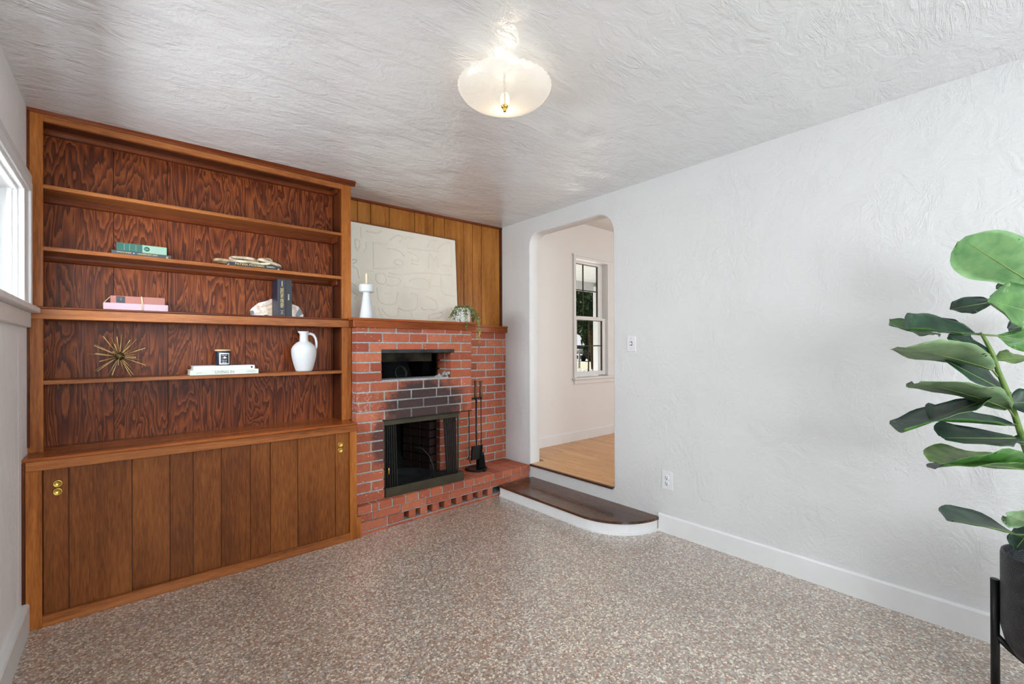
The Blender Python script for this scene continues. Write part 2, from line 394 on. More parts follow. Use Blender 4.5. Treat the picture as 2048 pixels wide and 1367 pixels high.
# back wall (carries panelling and bookcase; open behind the firebox)
WB = struct('wall_back', boxes((XL-.12, 1.19, YB, YB+.12, -.02, 2.50), (1.19, XR+.12, YB, YB+.12, 1.41, 2.50), (2.12, XR+.12, YB, YB+.12, -.02, 1.41)), 'frame_darkz', 'amber board panelled wall above the mantel')
# right wall with the arched doorway
AY0, AY1, AZ, rR, rL = 2.087, 3.013, 2.302, .165, .10
def arch(o, n=10):
    y0, y1, z = AY0-o, AY1+o, AZ+o; pts = [(y0, .20)]
    for k in range(n+1):
        an = math.pi - k/n*math.pi/2; r = rR+o; pts.append((y0+r+r*math.cos(an), z-r+r*math.sin(an)))
    for k in range(n+1):
        an = math.pi/2 - k/n*math.pi/2; r = rL+o; pts.append((y1-r+r*math.cos(an), z-r+r*math.sin(an)))
    pts.append((y1, .20)); return pts
bm = bmesh.new(); PR = arch(.010)
def wallface(x, flip):
    def F(pts): bm.faces.new([bm.verts.new((x, y, z)) for y, z in pts])
    F([(YF-.12, -.02), (PR[0][0], -.02), (PR[0][0], PR[1][1]), (PR[0][0], 2.46), (YF-.12, 2.46)])
    F([(PR[-1][0], -.02), (3.6, -.02), (3.6, 2.46), (PR[-1][0], 2.46), (PR[-1][0], PR[-2][1])])
    F([(PR[0][0], -.02), (PR[-1][0], -.02), (PR[-1][0], .20), (PR[0][0], .20)])
    F([(PR[0][0], 2.46)] + PR[1:-1] + [(PR[-1][0], 2.46)])
wallface(XR, 0); wallface(XR+.12, 1)
rings = [[bm.verts.new((x, y, z)) for y, z in arch(o)] for x, o in ((XR, .010), (XR+.0028, .0045), (XR+.009, 0), (XR+.111, 0), (XR+.1172, .0045), (XR+.12, .010))]
for r0, r1 in zip(rings, rings[1:]):
    for i in range(len(r0)-1):
        f = bm.faces.new((r0[i], r0[i+1], r1[i+1], r1[i])); f.smooth = True
for (y, z0, z1) in ((YF-.12, -.02, 2.46), (3.6, -.02, 2.46)):
    bm.faces.new([bm.verts.new(q) for q in ((XR, y, z0), (XR+.12, y, z0), (XR+.12, y, z1), (XR, y, z1))])
bm.faces.new([bm.verts.new(q) for q in ((XR, YF-.12, 2.46), (XR+.12, YF-.12, 2.46), (XR+.12, 3.6, 2.46), (XR, 3.6, 2.46))])
bm.faces.new([bm.verts.new(q) for q in ((XR, PR[0][0], .20), (XR+.12, PR[0][0], .20), (XR+.12, PR[-1][0], .20), (XR, PR[-1][0], .20))])
struct('wall_right', bm, 'wall', 'long white trowelled plaster wall with an arched doorway')
# baseboards
def baseboard(name, x, y0, y1, s, label):
    bm = bmesh.new(); prism(bm, [(x, 0), (x+s*.015, 0), (x+s*.015, .113), (x+s*.010, .122), (x, .122)], y0, y1, lambda a, b, c: (a, c, b)); struct(name, bm, 'white', label)
baseboard('baseboard_right', XR, YF, 1.705, -1, 'white baseboard along the long plaster wall')
bm = bmesh.new(); prism(bm, [(XL, 0), (XL+.025, 0), (XL+.025, .118), (XL+.02, .126), (XL, .126)], YF, 2.944, lambda a, b, c: (a, c, b)); struct('baseboard_left', bm, 'trimgrey', 'white baseboard ending at the cabinet')

# panelling boards above the mantel
edges = [1.19, 1.362, 1.468, 1.625, 1.856, 2.041, 2.152, 2.357, 2.456, 2.561, XR-.004]
for x0, x1 in zip(edges, edges[1:]):
    o = obj('wall_board', boxes((x0+.0022, x1-.0022, 3.430, YB+.002, 1.44, zc(x0)-.002), bev=.002), 'panelw', WB)
bm = bmesh.new(); prism(bm, [(1.19, zc(1.19)-.018), (XR, zc(XR)-.018), (XR, zc(XR)+.01), (1.19, zc(1.19)+.01)], 3.412, 3.44, lambda a, b, c: (a, c, b)); obj('cornice_trim', bm, 'frame_dark', WB)
obj('corner_trim', boxes((XR-.022, XR, 3.412, 3.44, 1.44, zc(2.8)), bev=.002), 'frame_darkz', WB)

# left window
w1 = bpy.data.objects.new('window_1', None); COL.objects.link(w1); w1.location = (XL, 2.2, 1.46); tag(w1, 'white framed window in the grey-white wall beside the bookcase', None, None, 'structure')
yo0, yo1 = 1.41, 3.02
obj('casing', boxes((XL, XL+.020, WY1, yo1, 1.463, 2.03), (XL, XL+.020, yo0, WY0, 1.463, 2.03), (XL, XL+.020, WY0, WY1, WZ1, 2.03), (XL+.02, XL+.028, yo1-.045, yo1, 1.463, 2.03), (XL+.02, XL+.028, yo0, yo1, 1.985, 2.03), bev=.002), 'white', w1)
obj('head_cap', boxes((XL-.01, XL+.024, yo0-.01, yo1+.028, 2.03, 2.075), bev=.004), 'trimgrey', w1)
obj('stool', boxes((XL-.08, XL+.048, yo0-.05, yo1+.052, 1.436, 1.463), bev=.004), 'trimgrey', w1)
obj('apron', boxes((XL, XL+.022, yo0, yo1+.012, 1.366, 1.436), bev=.003), 'trimgrey', w1)
obj('jamb', boxes((XL-.12, XL, WY1-.012, WY1, WZ0, WZ1), (XL-.12, XL, WY0, WY0+.012, WZ0, WZ1), (XL-.12, XL, WY0, WY1, WZ1-.012, WZ1), (XL-.03, XL-.015, WY1-.026, WY1-.012, WZ0, WZ1)), 'white', w1)
s = obj('sash', boxes((XL-.085, XL-.05, WY1-.075, WY1-.012, WZ0, WZ1-.012), (XL-.085, XL-.05, WY0+.012, WY0+.075, WZ0, WZ1-.012), (XL-.085, XL-.05, WY0+.07, WY1-.07, WZ1-.07, WZ1-.012), (XL-.085, XL-.05, WY0+.07, WY1-.07, WZ0, WZ0+.03), (XL-.085, XL-.05, 2.19, 2.23, WZ0, WZ1), bev=.003), 'white', w1)
obj('pane', boxes((XL-.070, XL-.066, WY0+.07, WY1-.07, WZ0+.03, WZ1-.07)), 'glass', s)
# windows behind the camera
for i, (x0, x1) in enumerate(((-.275, .975), (1.375, 2.625))):
    w = bpy.data.objects.new('window_%d' % (i+3), None); COL.objects.link(w); w.location = (.5*(x0+x1), YF, .83); tag(w, 'white double hung window in the wall facing the fireplace', None, 'windows facing the fireplace', 'structure')
    obj('casing', boxes((x0-.09, x0, YF, YF+.02, .83, 2.16), (x1, x1+.09, YF, YF+.02, .83, 2.16), (x0, x1, YF, YF+.02, 2.07, 2.16), (x0-.11, x1+.11, YF, YF+.05, .80, .83), bev=.002), 'white', w)
    s = obj('sash', boxes((x0, x0+.05, YF-.08, YF-.05, .83, 2.07), (x1-.05, x1, YF-.08, YF-.05, .83, 2.07), (x0, x1, YF-.08, YF-.05, .83, .89), (x0, x1, YF-.08, YF-.05, 2.01, 2.07), (x0, x1, YF-.08, YF-.05, 1.43, 1.48), bev=.002), 'white', w)
    obj('pane', boxes((x0+.05, x1-.05, YF-.068, YF-.064, .89, 2.01)), 'glass', s)

w = bpy.data.objects.new('window_7', None); COL.objects.link(w); w.location = (XL, -.3, .83); tag(w, 'wide white unseen window added in the side wall, opposite the long plaster wall', None, None, 'structure')  # unseen window, added to bring more daylight onto wall and ceiling
obj('casing', boxes((XL, XL+.02, -1.14, -1.05, .83, 2.16), (XL, XL+.02, .45, .54, .83, 2.16), (XL, XL+.02, -1.05, .45, 2.07, 2.16), (XL, XL+.05, -1.16, .56, .80, .83), bev=.002), 'white', w)
s = obj('sash', boxes((XL-.08, XL-.05, -1.05, -1.0, .83, 2.07), (XL-.08, XL-.05, .40, .45, .83, 2.07), (XL-.08, XL-.05, -1.0, .40, .83, .89), (XL-.08, XL-.05, -1.0, .40, 2.01, 2.07), (XL-.08, XL-.05, -1.0, .40, 1.43, 1.48), bev=.002), 'white', w)
obj('pane', boxes((XL-.068, XL-.064, -1.0, .40, .89, 2.01)), 'glass', s)

# ------------------------------------------------------------------ hall beyond the arch
HZ, HC, HX1, HY0, HY1 = .21, 2.705, 6.4, -.45, 3.42
FH = struct('floor_hall', boxes((XR+.10, HX1+.15, HY0-.15, HY1+.15, .05, .196)), 'mortar', 'light oak strip floor in the next room')
planks = {}
x = XR+.006; k = 0
while x < 5.3:
    y = HY0 + random.uniform(-.9, 0); w = .057
    while y < HY1:
        L = random.choice((.7, .95, 1.2)); y0, y1 = (max(y, HY0), min(y+L, HY1)) if x > XR+.12 else (max(y, AY0+.002), min(y+L, AY1-.002))
        if y1 > y0+.05:
            key = round(y1-y0, 2)
            if key not in planks:
                bmp = boxes((-w/2+.0006, w/2-.0006, -key/2+.0008, key/2-.0008, 0, .014), bev=.0006); me = bpy.data.meshes.new('plank'); bmp.to_mesh(me); bmp.free(); me.materials.append(MAT['oak']); planks[key] = me
            o = bpy.data.objects.new('plank', planks[key]); COL.objects.link(o); o.parent = FH; o.location = (x+w/2, (y0+y1)/2, .196)
        y += L
    x += w; k += 1
obj('plank_field', boxes((x, HX1, HY0, HY1, .196, .21)), 'oak', FH)
struct('ceiling_hall', boxes((XR+.12, HX1+.15, HY0-.15, HY1+.15, HC, HC+.1)), 'wall_smooth', 'smooth white ceiling of the next room')
wx0, wx1, wz0, wz1 = 3.868, 4.462, .925, 2.285
struct('wall_hall_back', boxes((XR+.115, wx0, HY1, HY1+.14, .05, HC), (wx1, HX1+.15, HY1, HY1+.14, .05, HC), (wx0, wx1, HY1, HY1+.14, .05, wz0), (wx0, wx1, HY1, HY1+.14, wz1, HC)), 'wall_smooth', 'white wall of the next room with a sash window')
struct('wall_hall_right', boxes((HX1, HX1+.14, HY0-.15, 1.2, .05, HC), (HX1, HX1+.14, 2.8, HY1+.14, .05, HC), (HX1, HX1+.14, 1.2, 2.8, .05, .95), (HX1, HX1+.14, 1.2, 2.8, 2.35, HC)), 'wall_smooth', 'far white wall of the next room')
struct('wall_hall_front', boxes((XR+.12, 3.8, HY0-.14, HY0, .05, HC), (5.6, HX1+.14, HY0-.14, HY0, .05, HC), (3.8, 5.6, HY0-.14, HY0, .05, .95), (3.8, 5.6, HY0-.14, HY0, 2.35, HC)), 'wall_smooth', 'white front wall of the next room')
struct('wall_hall_left', boxes((XR+.06, XR+.12, YF, 3.5, 2.40, HC+.05)), 'wall_smooth', 'white wall over the arch in the next room')
bm = bmesh.new(); prism(bm, [(HY1, HZ), (HY1-.014, HZ), (HY1-.014, HZ+.098), (HY1-.008, HZ+.108), (HY1, HZ+.108)], XR+.12, HX1, lambda a, b, c: (c, a, b)); struct('baseboard_hall', bm, 'white', 'white baseboard of the next room')
# sash window of the hall
w2 = bpy.data.objects.new('window_2', None); COL.objects.link(w2); w2.location = (4.16, HY1, .92); tag(w2, 'white double hung window with dark muntins seen through the arch', None, None, 'structure')
obj('casing', boxes((wx0-.028, wx0+.006, HY1-.022, HY1+.01, wz0, 2.335), (wx1-.006, wx1+.135, HY1-.022, HY1+.01, wz0, 2.335), (wx0-.02, wx1+.135, HY1-.022, HY1+.01, 2.285, 2.315), bev=.002), 'white', w2)
obj('head_cap', boxes((wx0-.04, wx1+.15, HY1-.03, HY1+.01, 2.315, 2.335), bev=.003), 'white', w2)
obj('stool', boxes((wx0-.045, wx1+.16, HY1-.05, HY1+.03, .903, .926), bev=.003), 'white', w2)
obj('apron', boxes((wx0-.02, wx1+.135, HY1-.018, HY1+.01, .852, .903), bev=.002), 'white', w2)
def sash(name, x0, x1, z0, z1, y, mz, mx, rail):
    s = obj(name, boxes((x0-.03, x0, y, y+.03, z0-.05, z1+.03), (x1, x1+.09, y, y+.03, z0-.05, z1+.03), (x0, x1, y, y+.03, z1, z1+rail), (x0, x1, y, y+.03, z0-rail*1.1, z0), bev=.002), 'white', w2)
    obj('muntin', boxes((mx-.0055, mx+.0055, y-.001, y+.012, z0, z1), (x0, x1, y-.001, y+.012, mz-.006, mz+.006)), 'olive', s)
    obj('gasket', boxes((x0, x0+.004, y+.002, y+.02, z0, z1), (x1-.012, x1, y+.002, y+.02, z0, z1), (x0, x1, y+.002, y+.02, z1-.006, z1)), 'slot', s)
    obj('pane', boxes((x0, x1, y+.014, y+.018, z0, z1)), 'glass', s)
sash('upper_sash', 3.91, 4.372, 1.632, 2.255, HY1+.065, 1.945, 4.10, .035)
sash('lower_sash', 3.925, 4.392, .99, 1.592, HY1+.015, 1.29, 4.137, .042)
for (nm, bsx) in (('window_5', ((HX1-.02, HX1, 1.10, 1.20, .90, 2.45), (HX1-.02, HX1, 2.8, 2.9, .90, 2.45), (HX1-.02, HX1, 1.2, 2.8, 2.35, 2.45), (HX1+.05, HX1+.08, 1.2, 2.8, 1.62, 1.68), (HX1+.05, HX1+.08, 1.97, 2.03, .95, 2.35))),  # this far wall window is unseen, added to brighten the next room
                  ('window_6', ((3.7, 3.8, HY0, HY0+.02, .90, 2.45), (5.6, 5.7, HY0, HY0+.02, .90, 2.45), (3.8, 5.6, HY0, HY0+.02, 2.35, 2.45), (3.8, 5.6, HY0-.08, HY0-.05, 1.62, 1.68), (4.67, 4.73, HY0-.08, HY0-.05, .95, 2.35)))):
    w = bpy.data.objects.new(nm, None); COL.objects.link(w); w.location = (bsx[0][0], bsx[0][2], .9); tag(w, 'white window frame in an unseen wall of the next room', None, None, 'structure')
    obj('frame', boxes(*bsx, bev=.002), 'white', w)
# doorway nosing and step
tag(origin_to(obj('doorway_nosing', boxes((XR-.018, XR+.006, AY0+.002, AY1-.004, .192, .2102), bev=.003), 'tread'), (XR, 2.55, .2)), None, None, None, 'structure').name = 'trim_1'
bpy.data.objects['trim_1']['label'] = 'dark wooden nosing at the doorway floor edge'
def stepoutline(o):
    cx, cy, r = 2.79, 2.082, .370+o; x0 = 2.42-o; pts = [(XR, 2.990), (x0, 2.990), (x0, 2.2)]
    for k in range(15):
        an = math.pi + k/14*math.pi/2; pts.append((cx+r*math.cos(an), cy+r*math.sin(an)))
    pts.append((XR, cy-r)); return pts
st = thing('step', (2.62, 2.4, 0), 'low curved white step with a dark wooden tread below the arch', 'step')
bm = bmesh.new(); prism(bm, stepoutline(0), 0, .079); obj('riser', bm, 'white', st)
bm = bmesh.new(); prism(bm, stepoutline(.012), .078, .0955); bmesh.ops.bevel(bm, geom=[e for e in bm.edges if all(v.co.z > .09 for v in e.verts)], offset=.004, segments=2, affect='EDGES'); obj('tread', bm, 'tread', st)
bm = bmesh.new(); prism(bm, stepoutline(.008), 0, .014); obj('shoe_molding', bm, 'white', st)

# ------------------------------------------------------------------ built-in bookcase
YS, YBK = 3.10, 3.285
bc = thing('bookcase', (.4, 3.2, .773), 'built-in varnished wooden bookcase with open shelves beside the fireplace', 'bookcase')
SI0, SI1, SO1 = -.306, 1.121, 1.184
SHZ = [(2.040, 2.059), (1.741, 1.761), (1.095, 1.115)]
obj('stile', boxes((XL, SI0, YS, YS+.022, .773, 1.413), bev=.0015), 'frame_z', bc); obj('stile', boxes((XL, SI0, YS, YS+.022, 1.466, zc(XL)), bev=.0015), 'frame_z', bc)
obj('stile', boxes((SI1, SO1, YS, YS+.022, .773, 1.413), bev=.0015), 'frame_z', bc); obj('stile', boxes((SI1, SO1, YS, YS+.022, 1.466, zc(1.1)), bev=.0015), 'frame_z', bc)
obj('header', boxes((SI0, SI1, YS, YS+.022, 2.362, zc(0)+.01), bev=.0015), 'frame_x', bc)
bm = bmesh.new()
prism(bm, [(YS, 2.394), (YS-.006, 2.394), (YS-.010, 2.402), (YS-.024, 2.418), (YS-.024, 2.45), (YS, 2.45)], XL, SO1+.026, lambda a, b, c: (c, a, b)); obj('crown_molding', bm, 'frame_dark', bc)
obj('top_panel', boxes((XL, SO1, YS+.02, YBK, 2.385, 2.40)), 'fir_side', bc)
for z0, z1 in SHZ: obj('shelf', boxes((SI0-.04, SI1+.004, YS+.002, YBK, z0, z1), bev=.0015), 'frame_x', bc)
rail = obj('rail_shelf', boxes((XL, 1.1652, YS-.010, YBK, 1.411, 1.460), bev=.0015), 'frame_x', bc)
obj('shelf_nosing', boxes((XL, 1.1772, YS-.020, YBK, 1.460, 1.470), bev=.003), 'frame_dark', rail)
for x0, x1 in ((-.345, -.056), (-.056, .179), (.179, .573), (.573, 1.13)): obj('back_panel', boxes((x0+.0012, x1-.0012, YBK, YBK+.012, .77, 2.40)), 'fir', bc)
obj('side_panel', boxes((SI1, SI1+.018, YS+.02, YBK+.01, .773, 2.40)), 'fir_side', bc)
obj('side_panel', boxes((XL, XL+.018, YS+.02, YBK+.01, .773, 2.40)), 'fir_side', bc)
for zt in (2.385, 2.040, 1.741):
    bm = bmesh.new(); prism(bm, [(YBK, zt), (YBK-.022, zt), (YBK-.022, zt-.012), (YBK-.014, zt-.026), (YBK, zt-.030)], XL+.018, SI1, lambda a, b, c: (c, a, b)); obj('shelf_cleat', bm, 'frame_dark', bc)
    obj('shelf_cleat', boxes((SI1-.018, SI1, YS+.06, YBK-.02, zt-.034, zt), bev=.003), 'frame_dark', bc)
for z0, z1 in ((.773, 1.095), (1.115, 1.411), (1.47, 1.72), (1.761, 2.01), (2.06, 2.36)):
    obj('corner_bead', boxes((SI1-.012, SI1, YBK-.012, YBK, z0, z1), bev=.004), 'frame_darkz', bc)
obj('wall_scribe', boxes((XL, XL+.010, YS-.012, YS, .80, 2.40), bev=.003), 'frame_darkz', bc)

# base cabinet under it
YC = 2.944
cb = thing('base_cabinet', (.4, 3.1, 0), 'low built-in wooden cabinet with sliding plank doors', 'cabinet')
obj('worktop', boxes((XL, 1.163, YC-.006, YBK+.005, .757, .773), bev=.004), 'counter', cb)
obj('top_rail', boxes((XL+.012, 1.159, YC, YC+.02, .714, .757), bev=.0015), 'frame_x', cb)
obj('stile', boxes((XL+.012, -.296, YC, YC+.02, 0, .714), bev=.0015), 'frame_z', cb)
obj('stile', boxes((1.113, 1.159, YC, YC+.02, .142, .714), (1.113, 1.189, YC, YC+.02, 0, .142)), 'frame_z', cb)
obj('bottom_rail', boxes((-.296, 1.113, YC, YC+.02, 0, .050), bev=.0015), 'frame_x', cb)
obj('wall_scribe', boxes((XL, XL+.012, YC-.004, YC+.016, .127, .757), bev=.003), 'frame_darkz', cb)
obj('carcass', boxes((XL, XL+.02, YC+.06, YBK, 0, .757), (1.13, 1.15, YC+.06, YBK, 0, .757), (XL, 1.15, YC+.045, YC+.06, 0, .757)), 'fir_side', cb)
def door(edges, y, px):
    d = obj('door', boxes((edges[0], edges[-1], y+.006, y+.016, .046, .72)), 'frame_darkz', cb)
    for x0, x1 in zip(edges, edges[1:]): obj('door_board', boxes((x0+.0016, x1-.0016, y, y+.0075, .046, .72), bev=.0015), 'door', d)
    for z in (.640, .6025):
        bm = bmesh.new(); lathe(bm, [(0, .004), (.010, .004), (.0125, .0005), (.0155, 0), (.0165, .002), (.016, .006)], n=20)
        bmesh.ops.rotate(bm, verts=bm.verts[:], cent=(0, 0, 0), matrix=Matrix.Rotation(R(-90), 3, 'X')); bmesh.ops.translate(bm, verts=bm.verts[:], vec=(px, y-.0066, z)); obj('finger_pull', bm, 'brass', d)
door([-.296, -.211, .017, .169, .269, .402], YC+.026, -.247)
door([.397, .539, .643, .795, 1.022, 1.113], YC+.013, 1.054)

# ------------------------------------------------------------------ brick fireplace
YFP, YRC = 3.02, 3.365
fp = thing('fireplace', (2.0, 3.2, 0), 'red brick corner fireplace with raised hearth and smoke-stained breast', 'fireplace')
FO = fp.location
brick_cache = {}
def brick(cx, cy, cz, lx, ly, lz, rot=0, mat='brick'):
    key = (round(lx, 3), round(ly, 3), round(lz, 3), mat)
    if key not in brick_cache:
        b = bmesh.new(); box(b, -lx/2, lx/2, -ly/2, ly/2, -lz/2, lz/2, bev=.0028)
        rr = random.Random(hash(key[:3]))
        for v in b.verts: v.co += Vector((rr.uniform(-1, 1), rr.uniform(-1, 1), rr.uniform(-1, 1)))*.0008
        me = bpy.data.meshes.new('brick'); b.to_mesh(me); b.free(); me.materials.append(MAT[mat]); brick_cache[key] = me
    o = bpy.data.objects.new('brick', brick_cache[key]); COL.objects.link(o); o.parent = fp
    o.location = Vector((cx, cy + random.uniform(-.0016, .0016), cz)) - FO; o.rotation_euler = (random.uniform(-.006, .006), 0, rot + random.uniform(-.006, .006))
    return o
J = .0108
def course(xs, z0, z1, yf, depth=.09, mat='brick'):
    for x0, x1 in zip(xs, xs[1:]):
        if x1-x0 < .012: continue
        brick((x0+x1)/2, yf+depth/2, (z0+z1)/2, x1-x0-J, depth, z1-z0-J, 0, mat)
X0, X1 = 1.187, 2.150
def bx(*px): return [pX(p, 760, YFP) for p in px]
ZJ = [1.376-.0693*k for k in range(18)]; SL, SR = 1.371, 1.952
course([X0-J/2]+bx(737.6, 793.2, 845.2, 891, 922.6)+[X1+J/2], 1.376, 1.4645, YFP)
rows = {0: (765.6, 819.7, 855.4, 902), 1: (739.1, 794.5, 845.6, 876.8, 922.6), 5: (739.8, 795.7, 847.3, 877.7, 923.3), 6: (769, 823, 873.3, 901.4), 7: (739.8, 795.6, 847.5, 896.7, 923.7), 8: (769, 823, 873.3, 921)}
for k, br in rows.items(): course([X0-J/2]+bx(*br)+[X1+J/2], ZJ[k+1], ZJ[k], YFP)
for k in (2, 3, 4):
    course([X0-J/2]+(bx(739.8) if k == 3 else [])+[SL+J/2], ZJ[k+1], ZJ[k], YFP)
    course([SR-J/2]+(bx(922.6) if k == 3 else [])+[X1+J/2], ZJ[k+1], ZJ[k], YFP)
    for y in (3.115, ): brick(SR+.045, y+.06, (ZJ[k]+ZJ[k+1])/2, .09, .12-J, .0693-J)
for k in range(9, 17): course([X0-J/2]+(bx(742) if k % 2 else [])+[1.388+J/2], ZJ[k+1], ZJ[k], YFP)
# recessed flank to the right, down to the hearth
n = 17; zs = [.203 + (1.42-.203)*i/n for i in range(n+1)]
zs.append(1.4675)
for i in range(n+1):
    xs = [2.05, 2.255, 2.46, 2.665, XR+.006] if i % 2 == 0 else [2.05, 2.152, 2.357, 2.562, 2.768, XR+.006]
    course(xs, zs[i], zs[i+1], YRC, .085 if i < n else .06)
# splayed firebox cheek, sooted
for i in range(8):
    for j in range(3):
        t0 = .04+j*.105
        brick(2.045-.035-t0*.30, YRC+.05+t0, (zs[i]+zs[i+1])/2, .09, .10, zs[1]-zs[0]-J, .29, 'brick_soot')
obj('mortar', boxes((X0+.004, 1.381, YFP+.0045, 3.20, .198, .7575), (X0+.004, X1-.005, YFP+.0045, 3.20, .7572, 1.032), (X0+.004, SL-.004, YFP+.0045, 3.20, 1.03, 1.235), (SR+.004, X1-.005, YFP+.0045, 3.20, 1.03, 1.235), (X0+.004, X1-.005, YFP+.0045, 3.20, 1.235, 1.458), (X1-.005, XR+.002, YRC+.0045, 3.42, 1.41, 1.461),
    (2.06, XR+.004, YRC+.0045, YB+.01, .0, 1.415), (X0, 1.381, 3.15, 3.36, .0, .752), (X1-.06, X1-.005, YFP+.03, YRC+.02, .76, 1.415)), 'mortar', fp)
obj('lintel', boxes((1.375, X1, YFP+.004, YFP+.10, .7495, .7575)), 'blackmetal', fp)
sl = obj('slot_lintel', boxes((1.368, 1.980, YFP-.003, YFP+.09, 1.232, 1.258), bev=.001), 'steel', fp)
obj('smoke_shelf', boxes((SL, SR-.12, YFP+.10, YFP+.115, 1.165, 1.232), (SL, SR, YFP+.09, YFP+.115, 1.225, 1.236)), 'rust', sl)
obj('slot_sill', boxes((SL-.005, SR-.02, YFP+.004, YFP+.19, 1.030, 1.0405), bev=.003), 'mortar', fp)
bm = bmesh.new()          # rough mortar heap at the right of the slot
for q in range(26):
    u, v = random.random(), random.random()
    x = SR-.005-u*.11; z = 1.041 + (1-u)*v*.055; r = random.uniform(.008, .016)
    bmesh.ops.create_icosphere(bm, subdivisions=1, radius=r, matrix=Matrix.Translation((x, YFP+.02+random.random()*.05, z-.004)))
obj('mortar_heap', bm, 'mortar', fp)
bm = bmesh.new()          # flue throat seen in the slot
lathe(bm, [(.20, -.10), (.15, .04), (.115, .16), (.11, .24)], (1.60, 3.34, 1.02), 20); obj('flue_throat', bm, 'soot', fp)
bm = bmesh.new(); lathe(bm, [(.045, 0), (.052, 0), (.052, .02), (.045, .02)], (0, 0, 0), 18)
bmesh.ops.rotate(bm, verts=bm.verts[:], cent=(0, 0, 0), matrix=Matrix.Rotation(R(75), 3, 'X')); bmesh.ops.translate(bm, verts=bm.verts[:], vec=(1.60, 3.20, 1.075)); obj('damper_ring', bm, 'steel', fp)
# firebox lining: left cheek, back, top, floor and outer shell
obj('firebox', boxes((1.20, 1.375, 3.30, 3.85, 0, 1.41), (1.36, 2.12, 3.80, 3.86, 0, 1.41), (1.95, 2.12, 3.47, 3.86, .0, 1.41), (1.20, 2.12, 3.20, 3.86, 1.405, 1.43), (1.20, 2.12, 3.2, 3.86, .78, .80), (1.381, 1.40, YFP+.10, 3.85, .2, .752), (X1-.03, X1-.004, 3.2, YB, .78, 1.41), (2.05, 2.13, 3.43, 3.5, 0, 1.41)), 'soot', fp)
obj('firebox_floor', boxes((1.375, 2.13, 3.10, 3.82, .15, .207)), 'ash', fp)

# hearth, slightly out of square with the room
HA = math.atan2(.050, 1.643); HO = Vector((1.158, 2.962, 0))
def hx(px, y): return (pX(px, 980, 2.985)-HO.x)
def hbrick(s0, s1, d0, d1, z0, z1, mat='brick'):
    cs, cdp = (s0+s1)/2, (d0+d1)/2
    p = HO + Vector((cs*math.cos(HA)-cdp*math.sin(HA), cs*math.sin(HA)+cdp*math.cos(HA), 0))
    brick(p.x, p.y, (z0+z1)/2, s1-s0, d1-d0, z1-z0, HA, mat)
def sx_of(px, y, z):            # distance along the hearth front for a pixel column
    d = ray(px, y); n_ = Vector((-math.sin(HA), math.cos(HA), 0)); t = (HO-CAM).dot(n_)/d.dot(n_); q = CAM+d*t-HO
    return q.x*math.cos(HA)+q.y*math.sin(HA)
cap = [714.5, 743.5, 758.5, 785.5, 812, 837.5, 861, 885.4, 907.8, 929.5, 949.2, 969.6, 988.7, 1007.1, 1024.9, 1042.6, 1058.5]
cap = [sx_of(p, 985, 0) for p in cap]; cap[0] = .006; cap[-1] = 1.636
for i, (s0, s1) in enumerate(zip(cap, cap[1:])):
    hbrick(s0+.005, s1-.005, 0, .195, .148, .200)
    if s0 > .60:
        hbrick(s0+.004, s1-.004, .203, .398 if s0 > .98 else .33, .147, .1995)
mid = [sx_of(p, 1005, 0) for p in (723, 747.8, 803.5, 854.5, 901.8, 945.2, 984.2, 1022.9, 1058.5)]; mid[0] = .034; mid[-1] = 1.632
for s0, s1 in zip(mid, mid[1:]): hbrick(s0+.004, s1-.004, .013, .10, .087, .141)
for p0, p1 in ((723, 776), (778.5, 810)): hbrick(max(sx_of(p0, 1040, 0), .034), sx_of(p1, 1040, 0), .013, .10, .022, .079)
for p0, p1 in ((820.2, 833.4), (843, 857), (867, 880), (891.3, 904.5), (915, 926.8), (937.5, 947.9), (958.5, 967.6), (978, 987.4)): hbrick(sx_of(p0, 1020, 0), sx_of(p1, 1020, 0), .013, .19, .022, .081)
for k in range(7): hbrick(.034+k*.206, .034+k*.206+.199, .008, .10, -.02, .0145)
def hbox(bm, s0, s1, d0, d1, z0, z1):
    vs = len(bm.verts); box(bm, s0, s1, d0, d1, z0, z1); bm.verts.ensure_lookup_table()
    for v in bm.verts[vs:]:
        s, d = v.co.x, v.co.y; v.co.x = HO.x + s*math.cos(HA)-d*math.sin(HA); v.co.y = HO.y + s*math.sin(HA)+d*math.cos(HA)
bm = bmesh.new(); hbox(bm, .034, 1.632, .02, .30, .079, .143); hbox(bm, .034, 1.632, .016, .40, -.01, .020); hbox(bm, .010, 1.634, .006, .39, .143, .1965); hbox(bm, .034, .345, .02, .2, .0, .1)
obj('hearth_mortar', bm, 'mortar', fp)
bm = bmesh.new(); hbox(bm, .034, 1.63, .17, .30, .0, .1); obj('vent_cavity', bm, 'mortar', fp)

